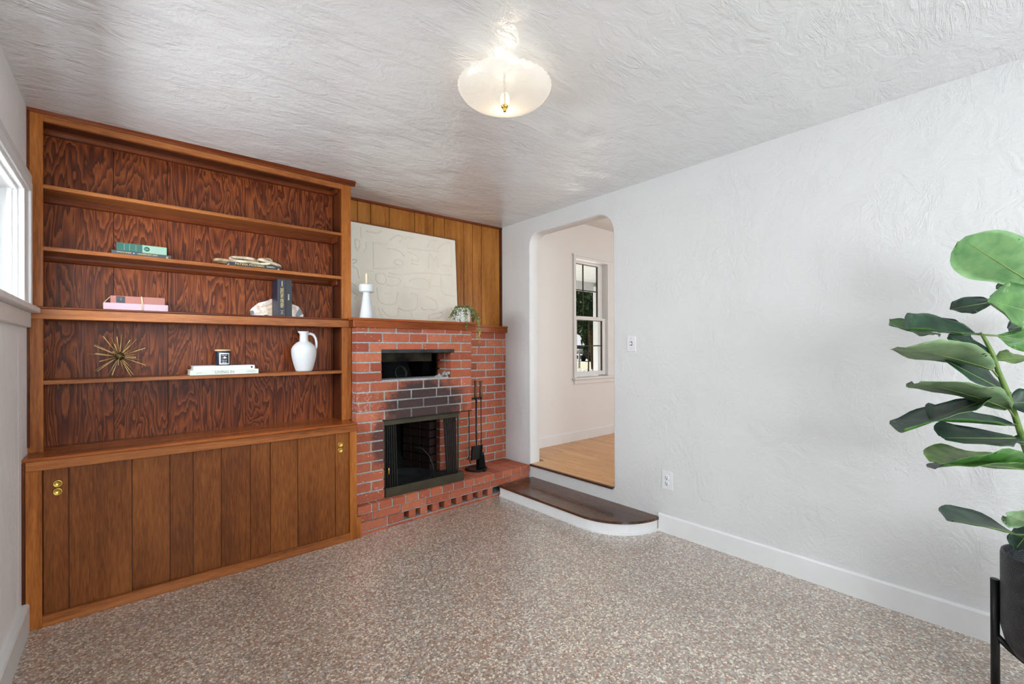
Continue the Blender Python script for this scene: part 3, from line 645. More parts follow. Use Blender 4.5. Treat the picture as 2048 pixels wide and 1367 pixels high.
# mantel shelf
mt = thing('mantel_shelf', (1.9, 3.1, 1.41), 'red-brown wooden mantel shelf stepping back over the brick fireplace', 'mantel')
obj('fascia', boxes((1.163, 2.176, 3.0, 3.0185, 1.411, 1.4592), bev=.002), 'mantel', mt)
obj('fascia', boxes((2.151, XR, 3.335, 3.3635, 1.413, 1.4622), bev=.002), 'mantel', mt)
obj('return', boxes((1.165, 1.1855, 3.018, 3.0995, 1.411, 1.4592), bev=.001), 'frame_dark', mt); obj('return', boxes((2.152, 2.176, 3.018, 3.336, 1.411, 1.4592), bev=.001), 'frame_dark', mt)
bm = bmesh.new(); prism(bm, [(1.155, 2.990), (2.186, 2.990), (2.186, 3.4295), (1.1865, 3.4295), (1.1865, 3.0995), (1.177, 3.0995), (1.177, 3.079), (1.155, 3.079)], 1.459, 1.475)
bmesh.ops.bevel(bm, geom=[e for e in bm.edges if abs(e.verts[0].co.y-2.99) < 1e-4 and abs(e.verts[1].co.y-2.99) < 1e-4], offset=.004, segments=2, affect='EDGES'); obj('board', bm, 'mantel', mt)
obj('board', boxes((2.186, XR, 3.325, 3.4295, 1.462, 1.4748), bev=.004), 'mantel', mt)

# fire screen
fs = thing('fire_screen', (1.7, 3.03, .2), 'bronze framed fire screen with drawn mesh curtains standing in the fireplace opening', 'fire screen')
obj('top_bar', boxes((1.388, 2.032, YFP+.012, YFP+.030, .713, .7485), (1.388, 2.032, YFP+.004, YFP+.03, .745, .7485), bev=.0015), 'olive', fs)
obj('bottom_rail', boxes((1.396, 2.066, YFP-.004, YFP+.012, .1995, .266), (2.050, 2.066, YFP-.004, YFP+.16, .1995, .266), bev=.0015), 'olive', fs)
obj('upright', boxes((1.389, 1.397, YFP+.014, YFP+.03, .1995, .715), bev=.001), 'olive', fs)
obj('upright', boxes((2.024, 2.032, YFP+.014, YFP+.03, .266, .715), bev=.001), 'olive', fs)
a = M('woven_fire_mesh'); a.set(color=S(58, 57, 54), rough=.45, metal=.5)
c = a.coord((1, 1, 1)); sep = a.new('SeparateXYZ'); a.link(c, sep.inputs[0])
u = a.math('ADD', sep.outputs[0], sep.outputs[2]); v_ = a.math('SUBTRACT', sep.outputs[0], sep.outputs[2])
g = a.math('MAXIMUM', a.math('SINE', a.math('MULTIPLY', u, 900)), a.math('SINE', a.math('MULTIPLY', v_, 900)))
a.link(a.maprange(g, -.2, .4, .78, 1.0), a.b.inputs['Alpha']); MAT['mesh'] = a.m
def curtain(x0, x1, x0b, x1b, folds):
    bm = bmesh.new(); N, K = folds*8, 5; rows_ = []
    for j in range(K+1):
        z = .245 + (.722-.245)*j/K; t = j/K; row = []
        for i in range(N+1):
            s = i/N; x = (x0b+(x0-x0b)*t) + s*((x1b+(x1-x1b)*t)-(x0b+(x0-x0b)*t))
            row.append(bm.verts.new((x, YFP+.045+.013*math.sin(s*folds*2*math.pi+.08*j), z)))
        rows_.append(row)
    for r0, r1 in zip(rows_, rows_[1:]):
        for i in range(N): f = bm.faces.new((r0[i], r0[i+1], r1[i+1], r1[i])); f.smooth = True
    return obj('mesh_curtain', bm, 'mesh', fs)
cu = curtain(1.398, 1.497, 1.398, 1.510, 6); curtain(1.905, 2.022, 1.935, 2.028, 6)
bm = bmesh.new(); tube(bm, [(1.424, YFP+.008, .352), (1.424, YFP+.006, .375), (1.424, YFP+.006, .395), (1.424, YFP+.008, .412)], [.004, .006, .006, .004]); obj('pull_handle', bm, 'brass', fs)
tag(fs.children[-1], 'small brass pull handle')
# curved metal fireback inside
bm = bmesh.new()
pts = [(1.64+.20*math.cos(t), .2068+.27*math.sin(t)) for t in [math.pi*k/16 for k in range(17)]]
prism(bm, pts, 3.60, 3.612, lambda a, b, c: (a, c, b)); fbk = obj('fireback', bm, 'soot'); origin_to(fbk, (1.64, 3.6, .2068))
tag(fbk, 'blackened arched iron fireback standing inside the firebox', 'fireback')
bm = bmesh.new(); lathe(bm, [(0, .002), (.20, .002), (.225, .03), (.232, .03), (.205, -.004), (0, -.004)], (1.70, 3.33, .212), 28); pan = obj('ash_pan', bm, 'ash'); origin_to(pan, (1.7, 3.33, .207)); tag(pan, 'shallow round ash pan on the firebox floor behind the screen', 'ash pan')
bm = bmesh.new(); tube(bm, [(1.90, 3.20, .22), (1.905, 3.22, .30), (1.89, 3.26, .38), (1.85, 3.31, .44), (1.80, 3.34, .45)], .004, 6); bl = obj('bail_handle', bm, 'steel', pan)

# hearth tool set
TX, TY, TZ = 2.325, 3.195, .2005
ts = thing('tool_stand', (TX, TY, TZ), 'black iron stand for hearth tools on the brick hearth', 'tool stand')
bm = bmesh.new(); lathe(bm, [(0, .014), (.02, .016), (.085, .014), (.092, .018), (.095, .012), (.09, .005), (0, .005)], (TX, TY, TZ), 28); obj('base', bm, 'blackmetal', ts)
for an in (60, 180, 300):
    c_, s_ = math.cos(R(an-20)), math.sin(R(an-20)); px_, py_ = TX+.088*c_, TY+.088*s_
    obj('foot', boxes((px_-.014, px_+.014, py_-.014, py_+.014, TZ, TZ+.026), bev=.004), 'blackmetal', ts)
bm = bmesh.new(); tube(bm, [(TX, TY, TZ+.01), (TX, TY, .83)], .0055); obj('pole', bm, 'blackmetal', ts)
obj('hook_bar', boxes((TX-.058, TX+.058, TY-.012, TY+.010, .818, .834), bev=.002), 'blackmetal', ts)
def handle(x, y, z0, z1, parent):
    L = z1-z0; bm = bmesh.new(); lathe(bm, [(.0, 0), (.008, 0), (.0145, .04*L), (.015, .25*L), (.012, .6*L), (.011, .85*L), (.016, .92*L), (.017, .97*L), (.008, L), (0, L)], (x, y, z0), 16); return obj('handle', bm, 'tool_wood', parent)
sh = thing('hearth_shovel', (TX-.03, TY-.015, .30), 'black iron ash shovel with turned wooden handle on the tool stand', 'shovel')
handle(TX-.02, TY-.0165, .8338, .985, sh)
bm = bmesh.new(); tube(bm, [(TX-.02, TY-.0165, .85), (TX-.02, TY-.0165, .50), (TX-.02, TY-.0265, .41)], .0045); obj('shaft', bm, 'blackmetal', sh)
bm = bmesh.new()
prism(bm, [(TX-.085, .30), (TX+.02, .30), (TX+.035, .42), (TX-.075, .42)], TY-.030, TY-.026, lambda a, b, c: (a, c, b)); prism(bm, [(TX-.085, .30), (TX-.080, .30), (TX-.07, .42), (TX-.075, .42)], TY-.045, TY-.028, lambda a, b, c: (a, c, b)); prism(bm, [(TX+.015, .30), (TX+.02, .30), (TX+.035, .42), (TX+.03, .42)], TY-.045, TY-.028, lambda a, b, c: (a, c, b)); obj('scoop', bm, 'blackmetal', sh)
br = thing('hearth_brush', (TX+.045, TY-.01, .215), 'black bristled hearth brush with turned wooden handle on the tool stand', 'brush')
handle(TX+.036, TY-.0162, .8338, .978, br)
bm = bmesh.new(); tube(bm, [(TX+.036, TY-.0162, .85), (TX+.039, TY-.0162, .50), (TX+.040, TY-.004, .335)], .0042); obj('shaft', bm, 'blackmetal', br)
obj('ferrule', boxes((TX+.012, TX+.066, TY-.022, TY+.020, .318, .348), bev=.004), 'blackmetal', br)
bm = bmesh.new(); prism(bm, [(TX+.015, .325), (TX+.064, .325), (TX+.080, .219), (TX+.010, .219)], TY-.0235, TY+.0235, lambda a, b, c: (a, c, b)); obj('bristles', bm, 'soot', br)
pk = thing('hearth_poker', (TX-.075, TY+.01, .30), 'thin black iron poker leaning at the tool stand', 'poker')
bm = bmesh.new(); tube(bm, [(TX-.073, TY+.012, .722), (TX-.072, TY+.012, .30), (TX-.06, TY+.005, .262)], .0042); obj('shaft', bm, 'blackmetal', pk)
bm = bmesh.new(); tube(bm, [(TX-.072, TY+.012, .33), (TX-.09, TY+.012, .30), (TX-.10, TY+.012, .318)], [.0045, .004, .002]); obj('hook', bm, 'blackmetal', pk)
bm = bmesh.new(); tube(bm, [(TX-.073, TY+.012, .722), (TX-.066, TY+.012, .75), (TX-.0565, TY+.004, .822)], .003); obj('hanger', bm, 'blackmetal', pk)

# ------------------------------------------------------------------ ceiling lamp
LX, LY = 1.205, 1.448; LZ = zc(LX)
lp = thing('ceiling_lamp', (LX, LY, LZ), 'frosted glass bowl ceiling lamp with brass finial, lit', 'lamp')
def scal(i, an, r, z): return (r + (.003*math.cos(30*an) if i in (0, 11) else 0), z + (.004*math.cos(30*an) if i in (0, 1, 11) else 0))
bowl = [(.196, .078), (.192, .066), (.180, .048), (.160, .032), (.125, .016), (.085, .006), (.045, .001), (.0, 0)]
bm = bmesh.new(); lathe(bm, bowl, (LX, LY, 2.280), 120, mod=lambda i, an, r, z: (r+(.0015*math.cos(40*an) if i == 0 else 0), z+(.0022*math.cos(40*an) if i == 0 else 0)))
o = obj('glass_bowl', bm, 'frost', lp, smooth=True)
bm = bmesh.new(); lathe(bm, [(0, -.026), (.005, -.026), (.0075, -.020), (.006, -.015), (.010, -.012), (.015, -.006), (.015, -.002), (.006, .002), (0, .002)], (LX, LY, 2.280), 20); obj('finial', bm, 'brass', lp, smooth=True)
bm = bmesh.new(); lathe(bm, [(.0, 0), (.065, 0), (.068, -.008), (.05, -.016), (.012, -.02), (0, -.02)], (LX, LY, LZ+.002), 28); obj('canopy', bm, 'white', lp, smooth=True)
bm = bmesh.new(); tube(bm, [(LX, LY, LZ-.015), (LX, LY, 2.278)], .005); obj('stem', bm, 'brass', lp)
for sgn in (1,):
    bm = bmesh.new(); bmesh.ops.create_uvsphere(bm, u_segments=14, v_segments=8, radius=.024, matrix=Matrix.Translation((LX+.030, LY+.035, 2.330)) @ Matrix.Diagonal((.85, .85, 1.25, 1))); obj('bulb', bm, 'bulb', lp, smooth=True)
    pl = bpy.data.lights.new('lamp_bulb_light', 'POINT'); pl.energy = 3.4; pl.color = (1, .80, .54); pl.shadow_soft_size = .025
    po = bpy.data.objects.new('lamp_bulb_light', pl); COL.objects.link(po); po.parent = lp; po.location = Vector((LX+.030, LY+.035, 2.330)) - lp.location

# ------------------------------------------------------------------ switch and outlet
sw = thing('light_switch', (XR, 1.925, 1.293), 'white toggle light switch plate on the wall beside the arch', 'switch')
obj('plate', boxes((XR-.006, XR, 1.887, 1.960, 1.236, 1.350), bev=.002), 'plastic', sw)
obj('toggle', boxes((XR-.016, XR-.004, 1.919, 1.929, 1.285, 1.303), bev=.002), 'plastic', sw)
obj('toggle_slot', boxes((XR-.0068, XR-.005, 1.915, 1.933, 1.280, 1.308)), 'slot', sw)
for z in (1.255, 1.331):
    bm = bmesh.new(); lathe(bm, [(0, 0), (.003, 0), (.003, .002), (0, .002)], n=10); bmesh.ops.rotate(bm, verts=bm.verts[:], cent=(0, 0, 0), matrix=Matrix.Rotation(R(90), 3, 'Y')); bmesh.ops.translate(bm, verts=bm.verts[:], vec=(XR-.0078, 1.924, z)); obj('screw', bm, 'ink_soft', sw)
ol = thing('wall_outlet', (XR, 1.642, .357), 'white double wall outlet low on the plaster wall above the baseboard', 'outlet')
obj('plate', boxes((XR-.006, XR, 1.603, 1.681, .295, .419), bev=.002), 'plastic', ol)
for z in (.337, .377):
    bm = bmesh.new(); lathe(bm, [(0, 0), (.016, 0), (.017, -.002), (.017, -.004)], n=20); bmesh.ops.rotate(bm, verts=bm.verts[:], cent=(0, 0, 0), matrix=Matrix.Rotation(R(-90), 3, 'Y')); bmesh.ops.translate(bm, verts=bm.verts[:], vec=(XR-.0085, 1.642, z)); s = obj('socket', bm, 'plastic', ol)
    obj('slot', boxes((XR-.0092, XR-.008, 1.647, 1.6495, z+.001, z+.009), (XR-.0092, XR-.008, 1.6345, 1.637, z+.001, z+.009), (XR-.0092, XR-.008, 1.6395, 1.6445, z-.010, z-.005)), 'slot', s)

# ------------------------------------------------------------------ books
def line(parent, mat, x0, x1, y, z, h=.0012, name='caption_line'):
    return obj(name, boxes((x0, x1, y, y+.0006, z-h/2, z+h/2)), mat, parent)
def book(name, x0, x1, z0, z1, y0, y1, mat, label, group=None, hard=.003, pagemat='paper'):
    """lying book, spine towards the room (-y)"""
    t = thing(name, ((x0+x1)/2, (y0+y1)/2, z0), label, 'book', group)
    obj('cover', boxes((x0, x1, y0, y1, z0, z0+hard), (x0, x1, y0, y1, z1-hard, z1), (x0, x1, y0, y0+hard, z0, z1), bev=.0008), mat, t)
    obj('pages', boxes((x0+.004, x1-.004, y0+hard, y1-.004, z0+hard-.0003, z1-hard+.0003)), pagemat, t)
    return t
def cloth(name, c, rough=.8): MAT[name] = plain(name, c, rough, .05, bump=.25, bscale=300)
cloth('teal_cloth', S(52, 100, 92)); cloth('mint_cloth', S(146, 176, 156)); cloth('charcoal_cover', S(62, 66, 70), .45); cloth('rose_cloth', S(162, 108, 98)); cloth('pale_pink_cloth', S(190, 164, 174)); cloth('white_cover', S(226, 232, 242), .4); cloth('grey_green_cover', S(214, 220, 210), .5)
FR = (R(90), 0, 0)
zt = 1.7615
b = book('book', -.062, .188, zt, zt+.0265, 3.155, 3.28, 'charcoal_cover', 'dark grey book lying under the teal and mint book on the shelf')
text('SIMON SINEK', .010, 'gold', b, (-.012, 3.1545, zt+.0185), FR); line(b, 'ink_white', .0255, .0295, 3.1545, zt+.0185, .004, 'dot'); text('LEADERS EAT LAST', .010, 'gold', b, (.086, 3.1545, zt+.0185), FR)
obj('band', boxes((.166, .168, 3.1545, 3.156, zt+.002, zt+.02), (.171, .173, 3.1545, 3.156, zt+.002, zt+.02)), 'gold', b)
b = book('book', -.042, .168, zt+.0267, zt+.0680, 3.152, 3.278, 'mint_cloth', 'teal and mint cloth book lying on a dark grey book')
obj('spine_wrap', boxes((-.0425, .063, 3.1512, 3.18, zt+.0264, zt+.0683)), 'teal_cloth', b)
bm = bmesh.new(); lathe(bm, [(0, 0), (.0125, 0), (.0125, .0006), (0, .0006)], n=24); bmesh.ops.rotate(bm, verts=bm.verts[:], cent=(0, 0, 0), matrix=Matrix.Rotation(R(90), 3, 'X')); bmesh.ops.translate(bm, verts=bm.verts[:], vec=(.082, 3.152, zt+.0475)); e = obj('emblem', bm, 'teal_cloth', b)
line(b, 'mint_cloth', .076, .081, 3.1510, zt+.0475, .004, 'emblem_mark'); line(b, 'mint_cloth', .083, .088, 3.1510, zt+.0475, .004, 'emblem_mark')
for xl in (-.012, .010, .036): obj('spine_line', boxes((xl, xl+.0008, 3.1508, 3.152, zt+.030, zt+.064)), 'gold', b)
# book under wooden chain
b = book('book', .463, .742, zt, zt+.026, 3.135, 3.275, 'black_cloth', 'black book lying under the wooden chain links')
text('PATINA MODERN', .018, 'gold', b, (.572, 3.1345, zt+.0165), FR, font_scale=(1.1, 1)); line(b, 'ink_soft', .664, .706, 3.1345, zt+.0195, .0022); line(b, 'ink_soft', .664, .712, 3.1345, zt+.0148, .0022)
obj('publisher_mark', boxes((.728, .736, 3.1345, 3.1355, zt+.005, zt+.012)), 'gold', b)
# pink pair tied with twine
zr = 1.4705
b = book('book', -.092, .172, zr, zr+.036, 3.125, 3.28, 'pale_pink_cloth', 'pale pink book at the bottom of the twine-tied pair')
b2 = book('book', -.066, .158, zr+.0362, zr+.074, 3.128, 3.278, 'rose_cloth', 'dusty rose book with a navy spine label on top of the pale pink book')
obj('spine_label', boxes((-.044, -.008, 3.1272, 3.129, zr+.038, zr+.072)), 'navy', b2)
line(b2, 'ink_grey', -.040, -.033, 3.1268, zr+.062, .0015); [line(b2, 'ink_grey', -.029, -.020, 3.1268, zr+q_, .0015) for q_ in (.064, .060, .056, .052)]
tw = thing('twine', (.062, 3.2, zr), 'natural jute twine tied around the two pink books', 'twine')
bm = bmesh.new(); tube(bm, [(.060, 3.1238, zr+.002), (.060, 3.1238, zr+.036), (.058, 3.1268, zr+.0752), (.055, 3.2, zr+.0752), (.05, 3.279, zr+.0752)], .0016, 6); tube(bm, [(.066, 3.1238, zr+.002), (.065, 3.1238, zr+.036), (.060, 3.1268, zr+.0752), (.062, 3.2, zr+.0752), (.068, 3.279, zr+.0752)], .0016, 6); obj('wrap', bm, 'twine', tw)
bm = bmesh.new(); tube(bm, [(-.094, 3.16, zr+.004), (-.094, 3.16, zr+.036), (-.070, 3.165, zr+.068), (-.05, 3.17, zr+.0754), (.06, 3.18, zr+.0775), (.15, 3.15, zr+.0754), (.159, 3.15, zr+.07)], .0017, 6); obj('wrap', bm, 'twine', tw)
# stacked white books on the lower shelf
z3 = 1.1155
b = book('book', .268, .609, z3, z3+.028, 3.094, 3.275, 'grey_green_cover', 'pale grey-green coffee table book at the bottom of the white pair')
text('LIVING IN', .021, 'ink_grey', b, (.434, 3.0935, z3+.014), FR, font_scale=(1.05, 1)); text('gestalten', .008, 'ink_grey', b, (.312, 3.0935, z3+.0135), FR); line(b, 'ink_grey', .548, .592, 3.0935, z3+.0175); line(b, 'ink_grey', .545, .592, 3.0935, z3+.011)
b = book('book', .284, .590, z3+.0282, z3+.0515, 3.100, 3.272, 'white_cover', 'white coffee table book under the navy candle')
text('ON LIVING WITH WHITE', .0145, 'ink_soft', b, (.432, 3.0995, z3+.040), FR); line(b, 'ink_soft', .525, .560, 3.0995, z3+.040)
bm = bmesh.new(); lathe(bm, [(0, 0), (.0055, 0), (.0055, .0006), (0, .0006)], n=16); bmesh.ops.rotate(bm, verts=bm.verts[:], cent=(0, 0, 0), matrix=Matrix.Rotation(R(90), 3, 'X')); bmesh.ops.translate(bm, verts=bm.verts[:], vec=(.574, 3.1, z3+.040)); obj('publisher_mark', bm, 'ink_dark', b)
# two standing dark books
def standing(x0, x1, z1, y0, mat, label):
    t = thing('book', ((x0+x1)/2, 3.2, zr), label, 'book'); h = .003
    obj('cover', boxes((x0, x0+h, y0, 3.262, zr, z1), (x1-h, x1, y0, 3.262, zr, z1), (x0, x1, y0, y0+h, zr, z1), bev=.001), mat, t)
    obj('pages', boxes((x0+h-.0003, x1-h+.0003, y0+h, 3.258, zr+.004, z1-.004)), 'paper', t); return t
SR_ = (R(90), R(-90), 0)
b = standing(.722, .767, zr+.236, 3.115, 'navy', 'navy book with gold lettering standing before the agate slice')
text('MERGER MASTERS', .026, 'gold', b, (.748, 3.1145, zr+.118), SR_, font_scale=(.60, 1)); text('I = I', .026, 'gold', b, (.748, 3.1145, zr+.026), SR_, 'mark', font_scale=(.6, 1)); line(b, 'gold', .7455, .7495, 3.1145, zr+.207, .034)
b = standing(.768, .806, zr+.236, 3.118, 'black_cloth', 'black book with small white lettering standing before the agate slice')
text('PRINCIPLES', .012, 'ink_white', b, (.787, 3.1175, zr+.125), SR_, font_scale=(.62, 1))

# agate slice behind the standing books
a = M('petrified_wood_slice'); c = a.coord((1, 1, 1))
r_ = a.vmath('LENGTH', a.vmath('MULTIPLY', c, (1, 0, 1.35))); wv = a.noise(c, 11, 4, .6, 1.2)
col = a.ramp(a.math('ADD', a.math('MULTIPLY', r_, 4.6), a.math('MULTIPLY', a.math('SUBTRACT', wv, .5), .9)), [(.1, S(226, 226, 228)), (.32, S(206, 176, 142)), (.44, S(232, 222, 210)), (.58, S(196, 158, 126)), (.7, S(236, 232, 228)), (.9, S(214, 206, 200))])
blot = a.maprange(a.noise(c, 13, 1, .4), .58, .62); col = a.mix(blot, col, S(62, 64, 68)); a.set(color=col, rough=.25, coat=.3); MAT['agate'] = a.m
ag = thing('agate_slice', (.757, 3.24, zr), 'cream and grey petrified wood half slice behind the standing books', 'ornament')
bm = bmesh.new(); pts = []
for k in range(25):
    t_ = math.pi*k/24; w_ = 1+.03*math.sin(5*t_)+.02*math.sin(11*t_+1); pts.append((.757+.157*w_*math.cos(t_), zr+.121*w_*math.sin(t_)**.8 if math.sin(t_) > 0 else zr))
prism(bm, pts, 3.268, 3.282, lambda a, b, c: (a, c, b)); obj('slab', bm, 'agate', ag)
# wooden chain on the black book
a = M('weathered_wood_chain'); c = a.coord((40, 40, 40), jitter=5); nn = a.noise(c, .5, 3); a.set(color=a.ramp(nn, [(.3, S(150, 122, 86)), (.55, S(206, 190, 164)), (.75, S(226, 220, 206))]), rough=.75); MAT['chain'] = a.m
ch = thing('chain_ornament', (.58, 3.2, zt+.026), 'whitewashed carved wooden chain lying on the black book', 'ornament')
def chainlink(c, ax, up, L=.062, Wd=.030, r=.0095):
    ax = Vector(ax).normalized(); up = Vector(up); up = (up-ax*up.dot(ax)).normalized(); bm = bmesh.new(); pts = []
    for k in range(29):
        t_ = 2*math.pi*k/28; cc_, ss_ = math.cos(t_), math.sin(t_)
        pts.append(Vector(c) + ax*(L*math.copysign(abs(cc_)**.75, cc_)) + up*(Wd*math.copysign(abs(ss_)**.8, ss_)))
    tube(bm, pts, r, 8, cap=False); obj('link', bm, 'chain', ch, smooth=True)
zb = zt+.026
chainlink((.470, 3.20, zb+.0090), (1, .25, 0), (0, 1, 0), .072, .032)
chainlink((.545, 3.19, zb+.0285), (1, -.1, .02), (0, .8, .5), .066, .030)
chainlink((.612, 3.20, zb+.0145), (1, .2, -.04), (0, 1, .1), .066, .032)
chainlink((.660, 3.185, zb+.030), (.9, -.3, .10), (0, .7, .6), .040, .028)
chainlink((.694, 3.19, zb+.0245), (1, .05, -.24), (0, 1, .03), .062, .032)

# starburst
SCN = Vector((-.032, 3.185, 1.2275))
sb = thing('starburst', (SCN.x, SCN.y, 1.1155), 'brass starburst ornament with thin rods and a dark round core', 'ornament')
bm = bmesh.new(); bmesh.ops.create_uvsphere(bm, u_segments=20, v_segments=12, radius=.0225, matrix=Matrix.Translation(SCN)); obj('core', bm, 'bronze', sb, smooth=True)
ends = [(430, 255), (590, 265), (735, 265), (840, 200), (1030, 335), (1190, 300), (1385, 515), (1330, 645), (1160, 725), (1375, 810), (1395, 910), (1160, 1080), (1110, 1135), (1000, 1055), (1040, 1180), (905, 1160), (630, 1110), (550, 1195), (290, 1025), (205, 1030), (355, 805), (90, 640), (270, 630), (220, 425), (235, 460), (655, 595), (765, 890), (900, 640), (690, 430), (1000, 450)]
bmr = bmesh.new(); tube(bmr, [(0, 0, .02), (0, 0, .125)], .0014, 6); bmesh.ops.recalc_face_normals(bmr, faces=bmr.faces[:]); rod = bpy.data.meshes.new('rod'); bmr.to_mesh(rod); bmr.free(); rod.materials.append(MAT['rod_brass'])
for i, (ex, ez) in enumerate(ends):
    dx, dz = (ex-785)*.000176, -(ez-700)*.000234; q = .125**2-dx*dx-dz*dz
    sgn = -1 if i % 2 == 0 or i in (25, 26) else 1
    dy = sgn*math.sqrt(max(q, 0)); 
    if dy > .09: dy = .09
    d = Vector((dx, dy, dz)).normalized()
    if d.z < -.885: d = Vector((d.x, d.y, 0)).normalized()*math.sqrt(1-.885**2) + Vector((0, 0, -.885))
    if d.y > .70:
        h_ = Vector((d.x, 0, d.z)); h_ = h_.normalized()*math.sqrt(1-.49) if h_.length > 1e-4 else Vector((.7, 0, .1)); d = Vector((h_.x, .70, h_.z))
    o = bpy.data.objects.new('rod', rod); COL.objects.link(o); o.parent = sb; o.location = SCN-sb.location; o.rotation_euler = d.to_track_quat('Z', 'Y').to_euler()

# candle jar on the white books
zk = z3+.0517; KX, KY = .4335, 3.165
cj = thing('candle_jar', (KX, KY, zk), 'navy candle jar with a white label and pale wooden lid', 'candle')
bm = bmesh.new(); lathe(bm, [(0, 0), (.036, 0), (.0385, .004), (.0385, .082), (.036, .085), (0, .085)], (KX, KY, zk), 32); obj('jar', bm, 'navy', cj, smooth=False)
bm = bmesh.new(); lathe(bm, [(0, 0), (.0395, 0), (.0402, .002), (.0402, .007), (.039, .009), (0, .009)], (KX, KY, zk+.085), 32); MAT['pale_wood'] = plain('pale_wood_lid', S(214, 186, 146), .5, .06); obj('lid', bm, 'pale_wood', cj)
def curved(bm, r, a0, a1, z0, z1, n=10, th=.0006):
    ra = [bm.verts.new((KX+r*math.sin(R(a0+(a1-a0)*k/n)), KY-r*math.cos(R(a0+(a1-a0)*k/n)), z0)) for k in range(n+1)]; rb = [bm.verts.new((v.co.x, v.co.y, z1)) for v in ra]
    for k in range(n): bm.faces.new((ra[k], ra[k+1], rb[k+1], rb[k]))
bm = bmesh.new(); curved(bm, .0391, -34, 50, zk+.006, zk+.074); lb = obj('label', bm, 'ink_white', cj, fix=False)
bm = bmesh.new(); curved(bm, .0394, -23, 39, zk+.013, zk+.067); obj('label_field', bm, 'navy', lb, fix=False)
def ktext(s, size, dz): text(s, size, 'ink_white', lb, (KX+.0398*math.sin(R(8)), KY-.0400, zk+dz), (R(90), 0, R(6)), 'label_text', extrude=.0002)
for q_, w_, h_ in ((.060, .013, .003), (.030, .013, .003), (.019, .011, .005)):
    for sg_ in (-1, 1): line(lb, 'ink_soft', KX+.0045+sg_*w_/2-w_/2+.001*sg_+.0, KX+.0045+sg_*w_/2+w_/2-.0015, KY-.0402, zk+q_, h_)
bm = bmesh.new(); q = Vector((KX+.0045, KY-.0405, zk+.046)); prism(bm, [(-.011, -.002), (0, .008), (.011, -.002), (.009, -.004), (0, .004), (-.009, -.004)], 0, .0006, lambda a, b, c: (q.x+a, q.y-c, q.z+b)); prism(bm, [(-.004, -.005), (.004, -.005), (.004, 0), (0, .0025), (-.004, 0)], 0, .0006, lambda a, b, c: (q.x+a, q.y-c, q.z+b)); obj('roof_mark', bm, 'ink_white', lb)

# white jug
VX, VY = .890, 3.160
vz = thing('jug', (VX, VY, z3), 'matte white ribbed ceramic jug with a loop handle', 'jug')
prof = [(0, 0), (.046, 0), (.050, .004)]
for k in range(1, 31):
    t_ = k/30; z = .004+.186*t_
    r = .050 + .0265*math.sin(min(t_/.72, 1)*math.pi/2) if t_ < .72 else .0765*math.cos((t_-.72)/.28*1.02)**.85
    prof.append((max(r, .030)+(.0007 if k % 2 and k < 24 else 0), z))
prof += [(.0262, .200), (.0255, .215), (.0255, .245), (.0275, .258), (.030, .264), (.027, .264), (.023, .255), (.022, .20), (0, .19)]
def spout(i, an, r, z): return (r + (.010*max(0, math.cos(an-math.pi*1.05))**6 if z > .25 and r > .0255 else 0), z)
bm = bmesh.new(); lathe(bm, prof, (VX, VY, z3), 40, mod=spout); obj('body', bm, 'ceramic', vz, smooth=True)
bm = bmesh.new(); tube(bm, [(VX+.022, VY, z3+.246), (VX+.040, VY, z3+.250), (VX+.060, VY, z3+.243), (VX+.074, VY, z3+.220), (VX+.080, VY, z3+.190), (VX+.079, VY, z3+.160), (VX+.070, VY, z3+.135)], [.008, .009, .009, .0085, .008, .008, .007], 12); obj('handle', bm, 'ceramic', vz)

# ------------------------------------------------------------------ mantel things
zm = 1.4755; CX, CYY = 1.288, 3.085
cs = thing('candlestick', (CX, CYY, zm), 'white ceramic candlestick with a wide cup on the mantel', 'candlestick')
bm = bmesh.new(); lathe(bm, [(0, 0), (.046, 0), (.048, .004), (.045, .03), (.036, .09), (.028, .15), (.024, .182), (.026, .186), (.048, .188), (.052, .194), (.052, .236), (.048, .242), (.014, .242), (.012, .232), (0, .232)], (CX, CYY, zm), 32); obj('stand', bm, 'ceramic', cs, smooth=True)
bm = bmesh.new(); lathe(bm, [(0, .0), (.0085, 0), (.0082, .085), (.005, .089), (0, .090)], (CX, CYY, zm+.2325), 16)
tp = obj('taper_candle', bm, 'wax', None, smooth=True); origin_to(tp, (CX, CYY, zm+.2325)); tag(tp, 'short ivory candle stub in the white candlestick', 'candle')
# relief picture, leaning
pc = thing('relief_picture', (1.73, 3.38, zm), 'large cream relief picture in a thin brown frame leaning on the mantel', 'picture')
PX0, PX1, PH = 1.212, 2.256, .772; lean = math.atan2(.045, PH)
def PT(a, b, c): return (PX0+a, 3.362+b*math.sin(lean)+c*math.cos(lean), zm+b*math.cos(lean)-c*math.sin(lean)+.001)
def pbox(bm, a0, a1, b0, b1, c0, c1): prism(bm, [(a0, b0), (a1, b0), (a1, b1), (a0, b1)], c0, c1, PT)
PW = PX1-PX0
bm = bmesh.new(); pbox(bm, .006, PW-.006, .006, PH-.006, -.002, .014); obj('canvas', bm, 'canvas', pc)
bm = bmesh.new(); pbox(bm, 0, PW, 0, .010, -.006, .02); pbox(bm, 0, PW, PH-.011, PH, -.006, .02); pbox(bm, 0, .010, 0, PH, -.006, .02); pbox(bm, PW-.011, PW, 0, PH, -.006, .02); obj('frame', bm, 'frame_art', pc)
